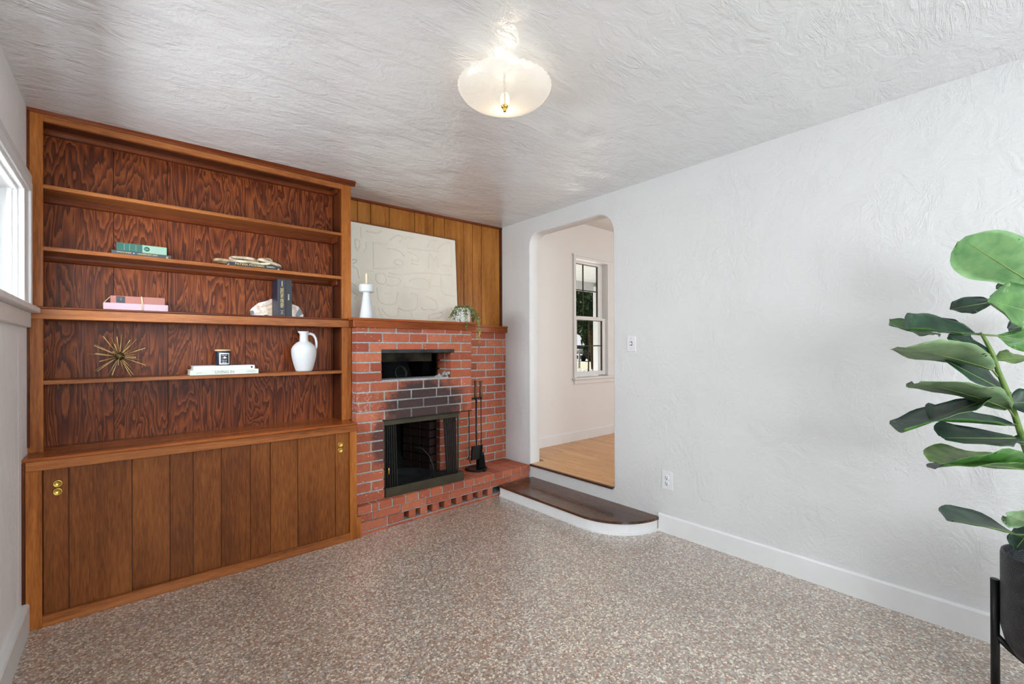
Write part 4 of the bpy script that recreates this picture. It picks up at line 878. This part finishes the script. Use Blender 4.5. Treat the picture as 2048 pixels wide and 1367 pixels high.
# raised outline shapes (px read in the photograph's picture area)
strokes = [[(722, 455), (722, 475)], [(733, 463), (745, 465), (757, 467), (762, 462)], [(780, 480), (793, 469), (800, 472), (812, 477)], [(799, 484), (811, 473), (825, 476)], [(747, 536), (746, 486), (775, 488)], [(747, 536), (765, 537), (790, 536), (808, 530), (802, 520), (790, 519), (788, 527), (797, 530)], [(775, 497), (790, 498), (803, 505), (808, 512)], [(815, 503), (832, 510), (838, 518)], [(823, 520), (838, 522)], [(823, 527), (836, 529)], [(857, 535), (857, 507), (862, 510), (868, 525), (873, 510), (876, 535)], [(854, 494), (862, 481), (875, 480)], [(875, 498), (890, 484), (903, 486), (903, 535)], [(885, 530), (903, 532)], [(752, 548), (770, 545), (774, 568), (757, 567), (751, 560), (752, 548)], [(774, 570), (790, 572), (803, 566), (800, 555), (776, 552)], [(778, 546), (800, 549), (815, 547), (845, 545), (880, 548), (903, 550)], [(808, 573), (830, 576), (858, 579)], [(818, 562), (828, 557), (845, 556), (858, 562), (858, 575)], [(861, 558), (861, 570), (880, 573)], [(882, 552), (882, 582), (890, 589), (910, 592)], [(754, 576), (757, 606), (792, 610), (796, 585)], [(770, 586), (782, 586)], [(798, 615), (806, 621), (825, 620), (836, 615), (836, 588), (822, 586)], [(843, 615), (850, 620), (858, 616), (868, 620), (876, 614), (870, 600)], [(853, 593), (862, 596), (871, 602)], [(764, 617), (776, 632), (797, 633), (797, 616)], [(757, 616), (764, 632)], [(749, 613), (750, 632)], [(823, 623), (826, 635)], [(857, 637), (857, 628), (880, 625), (887, 622), (880, 635), (857, 637)], [(709, 480), (712, 500), (718, 500), (720, 482), (713, 478), (709, 480)], [(732, 485), (733, 497), (727, 502)], [(704, 520), (712, 518), (714, 523), (706, 527)], [(706, 532), (715, 538), (718, 556)], [(815, 496), (845, 500), (880, 503)], [(704, 566), (714, 572)], [(706, 583), (716, 590), (710, 598)], [(735, 541), (745, 542)]]
bm = bmesh.new()
for stx in strokes:
    pp = [hit(x, y, 1, 3.362+.045*(min(max((640-y)/160, 0), 1))) for x, y in stx]
    for _ in range(2):
        if len(pp) > 3: pp = [pp[0]] + [v for u_, w_ in zip(pp, pp[1:]) for v in (u_.lerp(w_, .25), u_.lerp(w_, .75))] + [pp[-1]]
    q = [(min(max(p.x-PX0, .02), PW-.02), min(max((p.z-zm)/math.cos(lean), .02), PH-.02)) for p in pp]
    for (a0, b0), (a1, b1) in zip(q, q[1:]):
        d = Vector((a1-a0, b1-b0)); L = d.length
        if L < 1e-4: continue
        d /= L; nrm = Vector((-d.y, d.x))*.006; e0 = Vector((a0, b0))-d*.003; e1 = Vector((a1, b1))+d*.003
        prism(bm, [tuple(e0+nrm), tuple(e0-nrm), tuple(e1-nrm), tuple(e1+nrm)], -.0062, -.001, PT)
bmesh.ops.bevel(bm, geom=[e for e in bm.edges], offset=.0018, segments=1, affect='EDGES')
obj('relief', bm, 'canvas', pc)['kind'] = 'stuff'
# trailing plant in speckled pot
a = M('speckled_white_ceramic'); c = a.coord((1, 1, 1)); vv = a.new('TexVoronoi'); a.link(c, vv.inputs['Vector']); vv.inputs['Scale'].default_value = 85
a.set(color=a.mix(a.maprange(vv.outputs['Distance'], .16, .26, 1, 0), (.80, .80, .79, 1), S(130, 124, 132)), rough=.4); MAT['speckle'] = a.m
QX, QY = 2.105, 3.085
tpl = thing('trailing_plant', (QX, QY, zm), 'small trailing green plant in a speckled white pot on the mantel', 'potted plant')
bm = bmesh.new(); lathe(bm, [(0, 0), (.062, 0), (.066, .004), (.067, .115), (.065, .118), (.060, .118), (.058, .09), (0, .09)], (QX, QY, zm), 32); obj('pot', bm, 'speckle', tpl, smooth=True)
def leafm(name, c0, c1, c2, rough=.5):
    a = M(name); rr = a.noise(a.coord((1, 1, 1), jitter=2), 2.2 if name.startswith('pine') else 22, 3); a.set(color=a.ramp(rr, [(.3, c0), (.5, c1), (.72, c2)]), rough=rough); MAT[name] = a.m
leafm('succulent_green', S(58, 66, 34), S(104, 116, 60), S(168, 172, 104)); leafm('succulent_yellow', S(120, 110, 40), S(176, 160, 60), S(206, 190, 96))
def strand(pts, n, rad, mat, nm='trailing_stem'):
    bm = bmesh.new(); P_ = [Vector(p) for p in pts]; tube(bm, P_, .0012, 5)
    for k in range(n):
        t_ = random.random()*(len(P_)-1); i = min(int(t_), len(P_)-2); p = P_[i].lerp(P_[i+1], t_-i) + Vector((random.gauss(0, rad), random.gauss(0, rad), random.gauss(0, rad*.8)))
        if 2.983 < p.y and p.z < zm+.003:
            if p.x > 2.183: p.x = max(p.x, 2.1915)
            elif p.y < 3.02: p.y = 2.985
            else: p.z = zm+.003
        r = random.uniform(.0035, .0062); bmesh.ops.create_icosphere(bm, subdivisions=1, radius=r, matrix=Matrix.Translation(p) @ Euler((random.random()*3, random.random()*3, 0)).to_matrix().to_4x4() @ Matrix.Diagonal((1, .85, .45, 1)))
    o = obj(nm, bm, mat, tpl); o['kind'] = 'stuff'
top = zm+.118
for an, ln, drop in ((200, .085, .10), (225, .095, .115), (250, .085, .10), (285, .075, .02), (180, .08, .06), (320, .10, .075), (345, .12, .105), (10, .115, .11), (335, .135, .118), (40, .09, .08), (120, .08, .07), (300, .11, .10)):
    c_, s_ = math.cos(R(an)), math.sin(R(an)); strand([(QX+.02*c_, QY+.02*s_, top-.02), (QX+.05*c_, QY+.05*s_, top+.014), (QX+(.05+ln*.35)*c_, QY+(.05+ln*.35)*s_, top+.002-drop*.2), (QX+(.05+ln*.6)*c_, QY+(.05+ln*.6)*s_, top-drop*.6), (QX+(.05+ln*.68)*c_, QY+(.05+ln*.68)*s_, top-drop)], 90, .008, 'succulent_green')
strand([(QX-.005, QY-.05, top+.01), (QX-.015, QY-.078, top-.03), (QX-.03, 2.981, zm+.012), (QX-.035, 2.978, zm-.03), (QX-.038, 2.978, zm-.075)], 85, .0055, 'succulent_green')
strand([(QX+.04, QY+.0, top+.012), (QX+.085, QY-.03, top-.06), (QX+.092, 3.0, zm+.012), (QX+.095, 2.976, zm-.02), (QX+.092, 2.974, zm-.07)], 60, .006, 'succulent_green')
strand([(QX+.094, 2.974, zm-.055), (QX+.092, 2.972, zm-.10), (QX+.090, 2.972, zm-.14)], 46, .0062, 'succulent_yellow')
strand([(QX+.090, 2.972, zm-.14), (QX+.088, 2.974, zm-.205)], 16, .004, 'succulent_green')
bm = bmesh.new()
for k in range(240):
    an = random.random()*6.283; r = .062*math.sqrt(random.random()); p = Vector((QX+r*math.cos(an), QY+r*math.sin(an), top+.004+random.random()*.024*(1-r/.08)))
    bmesh.ops.create_icosphere(bm, subdivisions=1, radius=random.uniform(.004, .0065), matrix=Matrix.Translation(p) @ Matrix.Diagonal((1, 1, .5, 1)))
o = obj('crown', bm, 'succulent_green', tpl); o['kind'] = 'stuff'

# ------------------------------------------------------------------ fiddle leaf fig on its stand
DP = 1.60
ZT, ZBt, PRD = .560, .165, .150
def colpx(p): q = Vector(p)-CAM; return 1024+FPX*q.dot(_r)/q.dot(_f)
for px_ in range(2060, 2200):
    pc_ = atd(px_, 1180, 1.50); v_d = Vector((pc_.x, pc_.y, 0)).normalized(); perp_ = Vector((-v_d.y, v_d.x, 0))
    if colpx(pc_ + perp_*(PRD*.995) - v_d*(PRD*.09)) > 1999.5: break
FXc, FYc = pc_.x, pc_.y
a = M('black_arc_pot'); c = a.coord((1, 1, 1)); sp = a.new('SeparateXYZ'); a.link(c, sp.inputs[0])
ang = a.math('MULTIPLY', a.math('ARCTAN2', sp.outputs[1], sp.outputs[0]), PRD); cv = a.new('CombineXYZ'); a.link(a.math('MULTIPLY', ang, 17), cv.inputs[0]); a.link(a.math('MULTIPLY', sp.outputs[2], 13), cv.inputs[1])
vv = a.new('TexVoronoi'); vv.voronoi_dimensions = '2D'; a.link(cv.outputs[0], vv.inputs['Vector']); vv.inputs['Scale'].default_value = 1; vv.inputs['Randomness'].default_value = .25
hgt = a.math('SINE', a.math('MULTIPLY', vv.outputs['Distance'], 62)); a.set(color=S(38, 41, 46), rough=.42); a.bump(hgt, .35, .003); MAT['figpot'] = a.m
MAT['soil'] = plain('dark_moss_soil', S(30, 28, 22), .95, .3, bump=.8)
ps = thing('plant_stand', (FXc, FYc, 0), 'black metal plant stand with round legs by the white wall', 'plant stand')
camdir = (Vector((0, 0, 0)) - Vector((FXc, FYc, 0))).normalized()
lp_ = atd(1996, 1200, 1.555); base_an = math.atan2(perp_.y, perp_.x); legr = PRD+.0124
legdir = Vector((math.cos(base_an), math.sin(base_an), 0))
for k in range(4):
    an = base_an+k*math.pi/2; x, y = FXc+legr*math.cos(an), FYc+legr*math.sin(an)
    bm = bmesh.new(); tube(bm, [(x, y, 0), (x, y, .421)], .0122, 16); obj('leg', bm, 'blackmetal', ps)
for an in (base_an, base_an+math.pi/2):
    c_, s_ = math.cos(an), math.sin(an); bm = bmesh.new(); tube(bm, [(FXc+q_*c_, FYc+q_*s_, z_) for q_, z_ in ((-legr, .222), (-.128, .187), (-.09, .1575), (.09, .1575), (.128, .187), (legr, .222))], .0105, 10); obj('cross_bar', bm, 'blackmetal', ps)
fg = thing('fiddle_leaf_fig', (FXc, FYc, .168), 'tall artificial fiddle leaf fig in a black patterned pot on a stand', 'potted plant')
bm = bmesh.new(); lathe(bm, [(0, .0), (.085, .0), (.118, .022), (.140, .058), (PRD, .105), (PRD, .360), (.148, .371), (.141, .371), (.138, .36), (.136, .30), (0, .30)], (FXc, FYc, .168), 64); obj('pot', bm, 'figpot', fg, smooth=True)
bm = bmesh.new(); lathe(bm, [(0, .312), (.06, .314), (.136, .302), (.136, .295)], (FXc, FYc, .168), 32); obj('soil', bm, 'soil', fg)
stem_px = [(2085, 1120, 1.60), (2078, 1010, 1.61), (2060, 925, 1.62), (2045, 878, 1.62), (2031, 834, 1.61), (2013, 781, 1.60), (1997, 743, 1.60), (1985, 707, 1.60), (1972, 682, 1.60), (1964, 668, 1.60)]
leafm('stem_green', S(76, 104, 44), S(98, 128, 56), S(122, 146, 72))
bm = bmesh.new(); pts = [atd(*q) for q in stem_px]; pts[0] = Vector((FXc, FYc, .49)); tube(bm, pts, [.011, .0105, .010, .0095, .0092, .0085, .0078, .007, .006, .005], 10); obj('stem', bm, 'stem_green', fg, smooth=True)
bm = bmesh.new(); pts = [atd(*q) for q in ((2092, 1120, 1.62), (2100, 950, 1.66), (2102, 800, 1.68), (2092, 680, 1.67), (2075, 600, 1.65), (2064, 566, 1.64))]; pts[0] = Vector((FXc+.03, FYc+.02, .49)); tube(bm, pts, [.011, .010, .009, .008, .007, .005], 10); obj('stem', bm, 'stem_green', fg, smooth=True)
leafm('fig_dark', S(17, 38, 29), S(27, 56, 40), S(42, 76, 50), .45); leafm('fig_mid', S(48, 94, 38), S(68, 116, 50), S(92, 138, 66), .45); leafm('fig_pale', S(104, 134, 96), S(124, 152, 110), S(142, 166, 122), .6); leafm('fig_vein', S(104, 128, 62), S(118, 142, 72), S(132, 152, 84), .5); leafm('fig_bright', S(92, 136, 84), S(112, 154, 98), S(128, 166, 110), .55)
leafm('fig_olive', S(74, 100, 44), S(98, 128, 60), S(122, 150, 78), .45)
def leaf(base, tip, wapp, face='top', mats=('fig_dark', 'fig_pale'), wtrue=None, bend=0.0, fold=.25, wob=.006, pet=None, seed=0, droop=0.0, shape=1.0):
    """base/tip = (px, py, depth); wapp = apparent width in px"""
    rr = random.Random(seed); B, T = atd(*base), atd(*tip); ax = T-B; L = ax.length; ax.normalize(); mid_ = (B+T)/2; tc = (CAM-mid_).normalized(); tc = (tc-ax*tc.dot(ax)).normalized()
    perp = ax.cross(tc)
    if perp.z < 0: perp = -perp
    wapp_m = wapp/FPX*base[2]; wt = wtrue or max(L*.55, wapp_m*1.02); sn = min(wapp_m/wt, 1.0)
    if face == 'under': sn = -sn
    nrm = (tc*sn + perp*math.sqrt(max(0, 1-sn*sn))).normalized(); wd = ax.cross(nrm)
    NU, NV = 14, 8; th = .0012; bm = bmesh.new(); ly = [[], []]
    for i in range(NU+1):
        t_ = i/NU
        pk = .60
        w = (.10+.90*math.sin(math.pi/2*t_/pk)**1.05) if t_ < pk else max(.04, 1-((t_-pk)/(1-pk))**2.3)**.6
        w = max(w, .04)*(1-.10*math.exp(-((t_-.28)/.09)**2))
        for s_i, sg in enumerate((0, 1)):
            row = []
            for j in range(NV+1):
                v = j/NV*2-1
                o_ = ax*(L*t_) + wd*(v*w*wt/2) + nrm*(fold*abs(v)**1.4*w*wt/2*.9 - bend*L*(t_-.5)**2*1.2 + bend*L*.3 + wob*math.sin(9*t_+v*3+seed)*abs(v) + wob*.6*math.sin(17*t_*(1 if v > 0 else 1.3)+seed*2)*abs(v)**2) + Vector((0, 0, -droop*L*t_*t_))
                row.append(bm.verts.new(B+o_ - nrm*(th*sg)))
            ly[s_i].append(row)
    for s_i in (0, 1):
        for i in range(NU):
            for j in range(NV):
                q = (ly[s_i][i][j], ly[s_i][i+1][j], ly[s_i][i+1][j+1], ly[s_i][i][j+1]); f = bm.faces.new(q if s_i else q[::-1]); f.smooth = True; f.material_index = s_i
    for j_ in (0, NV):
        for i in range(NU): f = bm.faces.new((ly[0][i][j_], ly[0][i+1][j_], ly[1][i+1][j_], ly[1][i][j_])); f.material_index = 1
    vein = [((ly[0][i][NV//2].co+ly[1][i][NV//2].co)/2).copy() for i in range(NU)]
    lf = obj('leaf', bm, list(mats), fg, fix=False)
    bm = bmesh.new(); vp = vein if pet is None else [atd(*pet)]+vein
    tube(bm, vp, [.0032]*(len(vp)-len(vein)) + [.0030*(1-.7*i/NU) for i in range(NU)], 6); obj('midrib', bm, 'fig_vein', lf, smooth=True)
    return lf
D = 'fig_dark'; PA = 'fig_pale'; MI = 'fig_mid'; BR = 'fig_bright'; OL = 'fig_olive'
leaf((2068, 568, 1.64), (1924, 478, 1.60), 104, 'under', (MI, BR), fold=.05, wob=.004, seed=1, shape=1.3)
leaf((1992, 602, 1.72), (1900, 618, 1.76), 34, 'top', (D, PA), seed=2)
leaf((2090, 632, 1.60), (1976, 600, 1.52), 78, 'top', (MI, PA), fold=.35, seed=3, wob=.01)
leaf((2030, 566, 1.70), (1992, 575, 1.72), 14, 'top', (D, PA), seed=4)
leaf((2100, 640, 1.70), (2016, 658, 1.74), 44, 'top', (D, PA), seed=5)
leaf((1996, 671, 1.60), (2095, 690, 1.56), 48, 'top', ('fig_mid', PA), pet=(1966, 669, 1.60), seed=6, wob=.008)
leaf((1940, 662, 1.66), (1858, 646, 1.72), 30, 'top', (D, PA), seed=7)
leaf((1880, 668, 1.64), (1779, 650, 1.62), 24, 'top', (MI, PA), seed=8)
leaf((1958, 668, 1.60), (1812, 658, 1.56), 36, 'top', (D, MI), fold=.5, seed=9, pet=(1966, 670, 1.60))
leaf((1988, 712, 1.60), (1896, 672, 1.62), 30, 'top', (D, MI), seed=11)
leaf((1984, 738, 1.58), (1801, 694, 1.52), 50, 'under', (D, PA), fold=.15, seed=10, pet=(1995, 752, 1.60), bend=.06)
leaf((1988, 720, 1.64), (2056, 714, 1.66), 26, 'top', (OL, PA), seed=12)
leaf((1990, 728, 1.66), (1916, 726, 1.70), 18, 'top', (OL, OL), seed=30)
leaf((2022, 788, 1.62), (1888, 718, 1.60), 40, 'top', (D, MI), fold=.3, seed=13, pet=(2026, 792, 1.62), wob=.004)
leaf((2018, 818, 1.58), (1833, 766, 1.53), 42, 'under', (D, PA), fold=.12, bend=.10, seed=14, pet=(2031, 838, 1.61))
leaf((1990, 792, 1.60), (1802, 850, 1.54), 30, 'top', (D, MI), fold=.25, seed=15, droop=.06, bend=-.04)
leaf((2030, 850, 1.62), (1864, 839, 1.57), 30, 'top', (D, MI), fold=.4, seed=16)
leaf((2030, 876, 1.60), (1885, 875, 1.54), 46, 'top', (D, MI), fold=.2, seed=17, wob=.004)
leaf((2044, 917, 1.60), (1868, 924, 1.54), 42, 'top', (OL, MI), fold=.25, seed=18)
leaf((2070, 942, 1.58), (1876, 934, 1.53), 26, 'under', (D, MI), fold=.3, seed=19, bend=.12)
leaf((2070, 1082, 1.58), (1898, 1041, 1.52), 24, 'top', (D, OL), fold=.3, seed=20, bend=.10)
leaf((2085, 1050, 1.54), (2013, 1032, 1.52), 40, 'under', (D, PA), fold=.1, seed=21)
leaf((2078, 1040, 1.62), (2030, 1098, 1.62), 38, 'top', (D, MI), seed=22)
leaf((2095, 800, 1.56), (2022, 806, 1.60), 54, 'top', (D, MI), seed=23)
leaf((2090, 892, 1.60), (2028, 880, 1.60), 12, 'top', (D, PA), seed=24)

# ------------------------------------------------------------------ outside the hall window
MAT['grass'] = plain('dry_lawn', S(92, 88, 58), .9, .25, bump=.4)
MAT['road'] = plain('pale_street', S(136, 136, 134), .9, .05)
MAT['shingle'] = plain('grey_shingle', S(104, 108, 114), .8, .12)
MAT['siding'] = plain('blue_grey_siding', S(120, 136, 152), .7, .06)
MAT['bark'] = plain('pine_bark', S(96, 74, 58), .9, .3, bump=1, bscale=12)
MAT['carpaint'] = plain('dark_car_paint', S(40, 36, 36), .25, .05)
MAT['porchwood'] = plain('porch_boards', S(196, 196, 194), .55, .04)
leafm('pine_needles', S(22, 40, 26), S(50, 74, 44), S(112, 126, 82), .9); MAT['pine_needles'].node_tree.nodes['Principled BSDF'].inputs['Specular IOR Level'].default_value = .05
def gz(Y): return -.35 if Y < 6 else -.35 + (Y-6)*.021
bm = bmesh.new(); ys = [3.7, 6, 15, 24, 26, 29, 31, 70, 140]; rws = [[bm.verts.new((x, y, gz(y))) for x in (-10, 8, 30, 90, 190)] for y in ys]
for i, (r0, r1) in enumerate(zip(rws, rws[1:])):
    for j in range(4): f = bm.faces.new((r0[j], r0[j+1], r1[j+1], r1[j])); f.material_index = 1 if i in (4,) else 0
g = obj('lawn', bm, ['grass', 'road']); tag(g, 'dry lawn and pale street outside the window', None, None, 'structure'); g.name = 'ground_outside'
# porch
po_ = thing('porch', (4.9, 4.6, -.35), 'white porch with boarded ceiling and square post outside the window', 'porch')
for k in range(22): obj('ceiling_board', boxes((3.2+k*.2, 3.2+k*.2+.194, HY1+.14, 5.62, 2.52, 2.535)), 'porchwood', po_)
obj('beam', boxes((3.0, 7.8, 5.55, 5.70, 2.36, 2.56), (3.0, 7.8, 5.70, 6.0, 2.50, 2.56)), 'porchwood', po_)
obj('roof', boxes((2.9, 8.0, HY1+.12, 6.1, 2.56, 2.64)), 'shingle', po_)
p0, p1 = pX(1195.5, 620, 5.45), pX(1206.5, 620, 5.45)
obj('post', boxes((p0, p1+.02, 5.40, 5.40+(p1-p0), -.35, 2.45), bev=.005), 'white', po_)
obj('deck', boxes((2.9, 8.0, HY1+.14, 5.9, -.10, .02)), 'white', po_)
# fence
fe = thing('picket_fence', (pX(1178, 740, 6.6), 6.6, gz(6.6)), 'white fence rail and pickets beyond the porch', 'fence')
zt_ = hit(1185, 737, 1, 6.6).z
for k in range(14):
    x = pX(1150, 740, 6.6)+k*.13; obj('picket', boxes((x, x+.085, 6.6, 6.62, gz(6.6), zt_+(.02 if k % 2 else -.01)), bev=.004), 'white', fe)
obj('fence_rail', boxes((pX(1148, 740, 6.6), pX(1215, 740, 6.6), 6.62, 6.66, zt_-.20, zt_-.12), (pX(1148, 740, 6.6), pX(1215, 740, 6.6), 6.62, 6.66, zt_-.55, zt_-.47)), 'white', fe)
lpz = thing('lamp_post', (pX(1158, 720, 14), 14, gz(14)), 'slim pale post standing on the lawn outside the window', 'post')
bm = bmesh.new(); x = pX(1158.5, 720, 14); tube(bm, [(x, 14, gz(14)-.05), (x, 14, hit(1158, 702, 1, 14).z)], .05, 8); obj('shaft', bm, 'white', lpz); obj('cap', boxes((x-.12, x+.12, 13.9, 14.1, hit(1158, 702, 1, 14).z-.02, hit(1158, 702, 1, 14).z+.10), bev=.02), 'white', lpz)
# neighbour house
YH = 32; x0, x1 = pX(1140, 690, YH), pX(1192, 690, YH); zr0, zr1 = hit(1165, 691, 1, YH).z, hit(1165, 664, 1, YH+4).z
nh = thing('neighbour_house', ((x0+x1)/2, YH, gz(YH)), 'low blue-grey house with a grey shingle roof across the street', 'house')
obj('walls', boxes((x0, x1, YH+.3, YH+8, gz(YH)-.2, zr0+.1)), 'siding', nh)
bm = bmesh.new(); prism(bm, [(YH-.3, zr0-.05), (YH+4, zr1), (YH+8.6, zr0-.05), (YH+8.6, zr0-.2), (YH-.3, zr0-.2)], x0-.6, x1+.6, lambda a, b, c: (c, a, b)); obj('roof', bm, 'shingle', nh)
obj('garage_door', boxes((pX(1163, 700, YH), pX(1172, 700, YH), YH+.26, YH+.3, gz(YH), zr0-.35), bev=.01), 'white', nh)
obj('window', boxes((pX(1157, 697, YH), pX(1161, 697, YH), YH+.26, YH+.3, zr0-.75, zr0-.3)), 'slot', nh)
obj('chimney_pipe', boxes((pX(1167, 660, YH+4)-.15, pX(1167, 660, YH+4)+.15, YH+4, YH+4.3, zr1-.2, zr1+.45)), 'white', nh)
# parked car
YK = 27.5; kx0, kx1 = pX(1150, 702, YK), pX(1171, 702, YK); kz = gz(YK); kl = kx1-kx0
cr = thing('parked_car', ((kx0+kx1)/2, YK, kz), 'dark parked car in front of the house across the street', 'car')
bm = bmesh.new(); prism(bm, [(0, .25), (kl, .25), (kl, .62), (kl*.9, .70), (kl*.72, .74), (kl*.60, 1.08), (kl*.22, 1.10), (kl*.06, .74), (0, .70)], -.8, .8, lambda a, b, c: (kx0+a, YK+c, kz+b*.82)); obj('body', bm, 'carpaint', cr)
for fx in (.2, .8):
    bm = bmesh.new(); lathe(bm, [(0, -.1), (.22, -.1), (.26, -.08), (.26, .08), (.22, .1), (0, .1)], n=18); bmesh.ops.rotate(bm, verts=bm.verts[:], cent=(0, 0, 0), matrix=Matrix.Rotation(R(90), 3, 'X')); bmesh.ops.translate(bm, verts=bm.verts[:], vec=(kx0+kl*fx, YK-.75, kz+.24)); obj('wheel', bm, 'soot', cr)
# pines
def pine(label, base, crown, n, size, trunk=True, seed=0):
    rr = random.Random(seed); t = thing('pine_tree', base[0], label, 'tree')
    bm = bmesh.new(); tube(bm, base, [.34*(1-.6*i/(len(base)-1)) for i in range(len(base))], 9); tr_ = obj('trunk', bm, 'bark', t, smooth=True)
    bm = bmesh.new(); c, rad = Vector(crown[0]), Vector(crown[1])
    for k in range(n):
        while True:
            q = Vector((rr.uniform(-1, 1), rr.uniform(-1, 1), rr.uniform(-1, 1)))
            if q.length < 1: break
        p = c + Vector((q.x*rad.x, q.y*rad.y, q.z*rad.z)); e = Euler((rr.random()*6, rr.random()*6, rr.random()*6)).to_matrix(); s = size*rr.uniform(.6, 1.3)
        vs = [bm.verts.new(p + e @ Vector(w)*s) for w in ((-.5, 0, 0), (0, -.16, .05), (.5, 0, 0), (0, .16, .05))]; bm.faces.new(vs)
    o = obj('foliage', bm, 'pine_needles', t, fix=False); o['kind'] = 'stuff'
YT = 17; bpt = hit(1194, 715, 1, YT); bpt.z = gz(YT)
tpt = hit(1183, 640, 1, YT); pine('leaning pine tree with a bare brown trunk beyond the fence', [tuple(bpt), tuple(hit(1188, 675, 1, YT)), tuple(tpt), tuple(hit(1180, 590, 1, YT))], (tuple(hit(1176, 610, 1, YT)), (2.8, 2.2, 1.6)), 1500, .46, seed=3)
b2_ = hit(1160, 708, 1, 44); pine('dark dense pine behind the neighbour house', [(b2_.x, 44, gz(44)), (b2_.x, 44, 6), (b2_.x, 44, 11)], ((b2_.x, 44, 6.9), (6.2, 3.5, 5.2)), 1300, 1.5, seed=5)
b4_ = hit(1196, 708, 1, 52); pine('wide pine filling the far end of the street', [(b4_.x, 52, gz(52)), (b4_.x, 52, 6), (b4_.x, 52, 12)], ((b4_.x, 52, 6.5), (6.5, 3.5, 6.4)), 1300, 1.8, seed=8)
b3_ = hit(1189, 708, 1, 30); pine('tall dark pine beside the neighbour house', [(b3_.x, 30, gz(30)), (b3_.x, 30, 4), (b3_.x, 30, 5.6)], ((b3_.x, 30, 3.2), (1.5, 1.6, 2.9)), 1300, .7, seed=6)
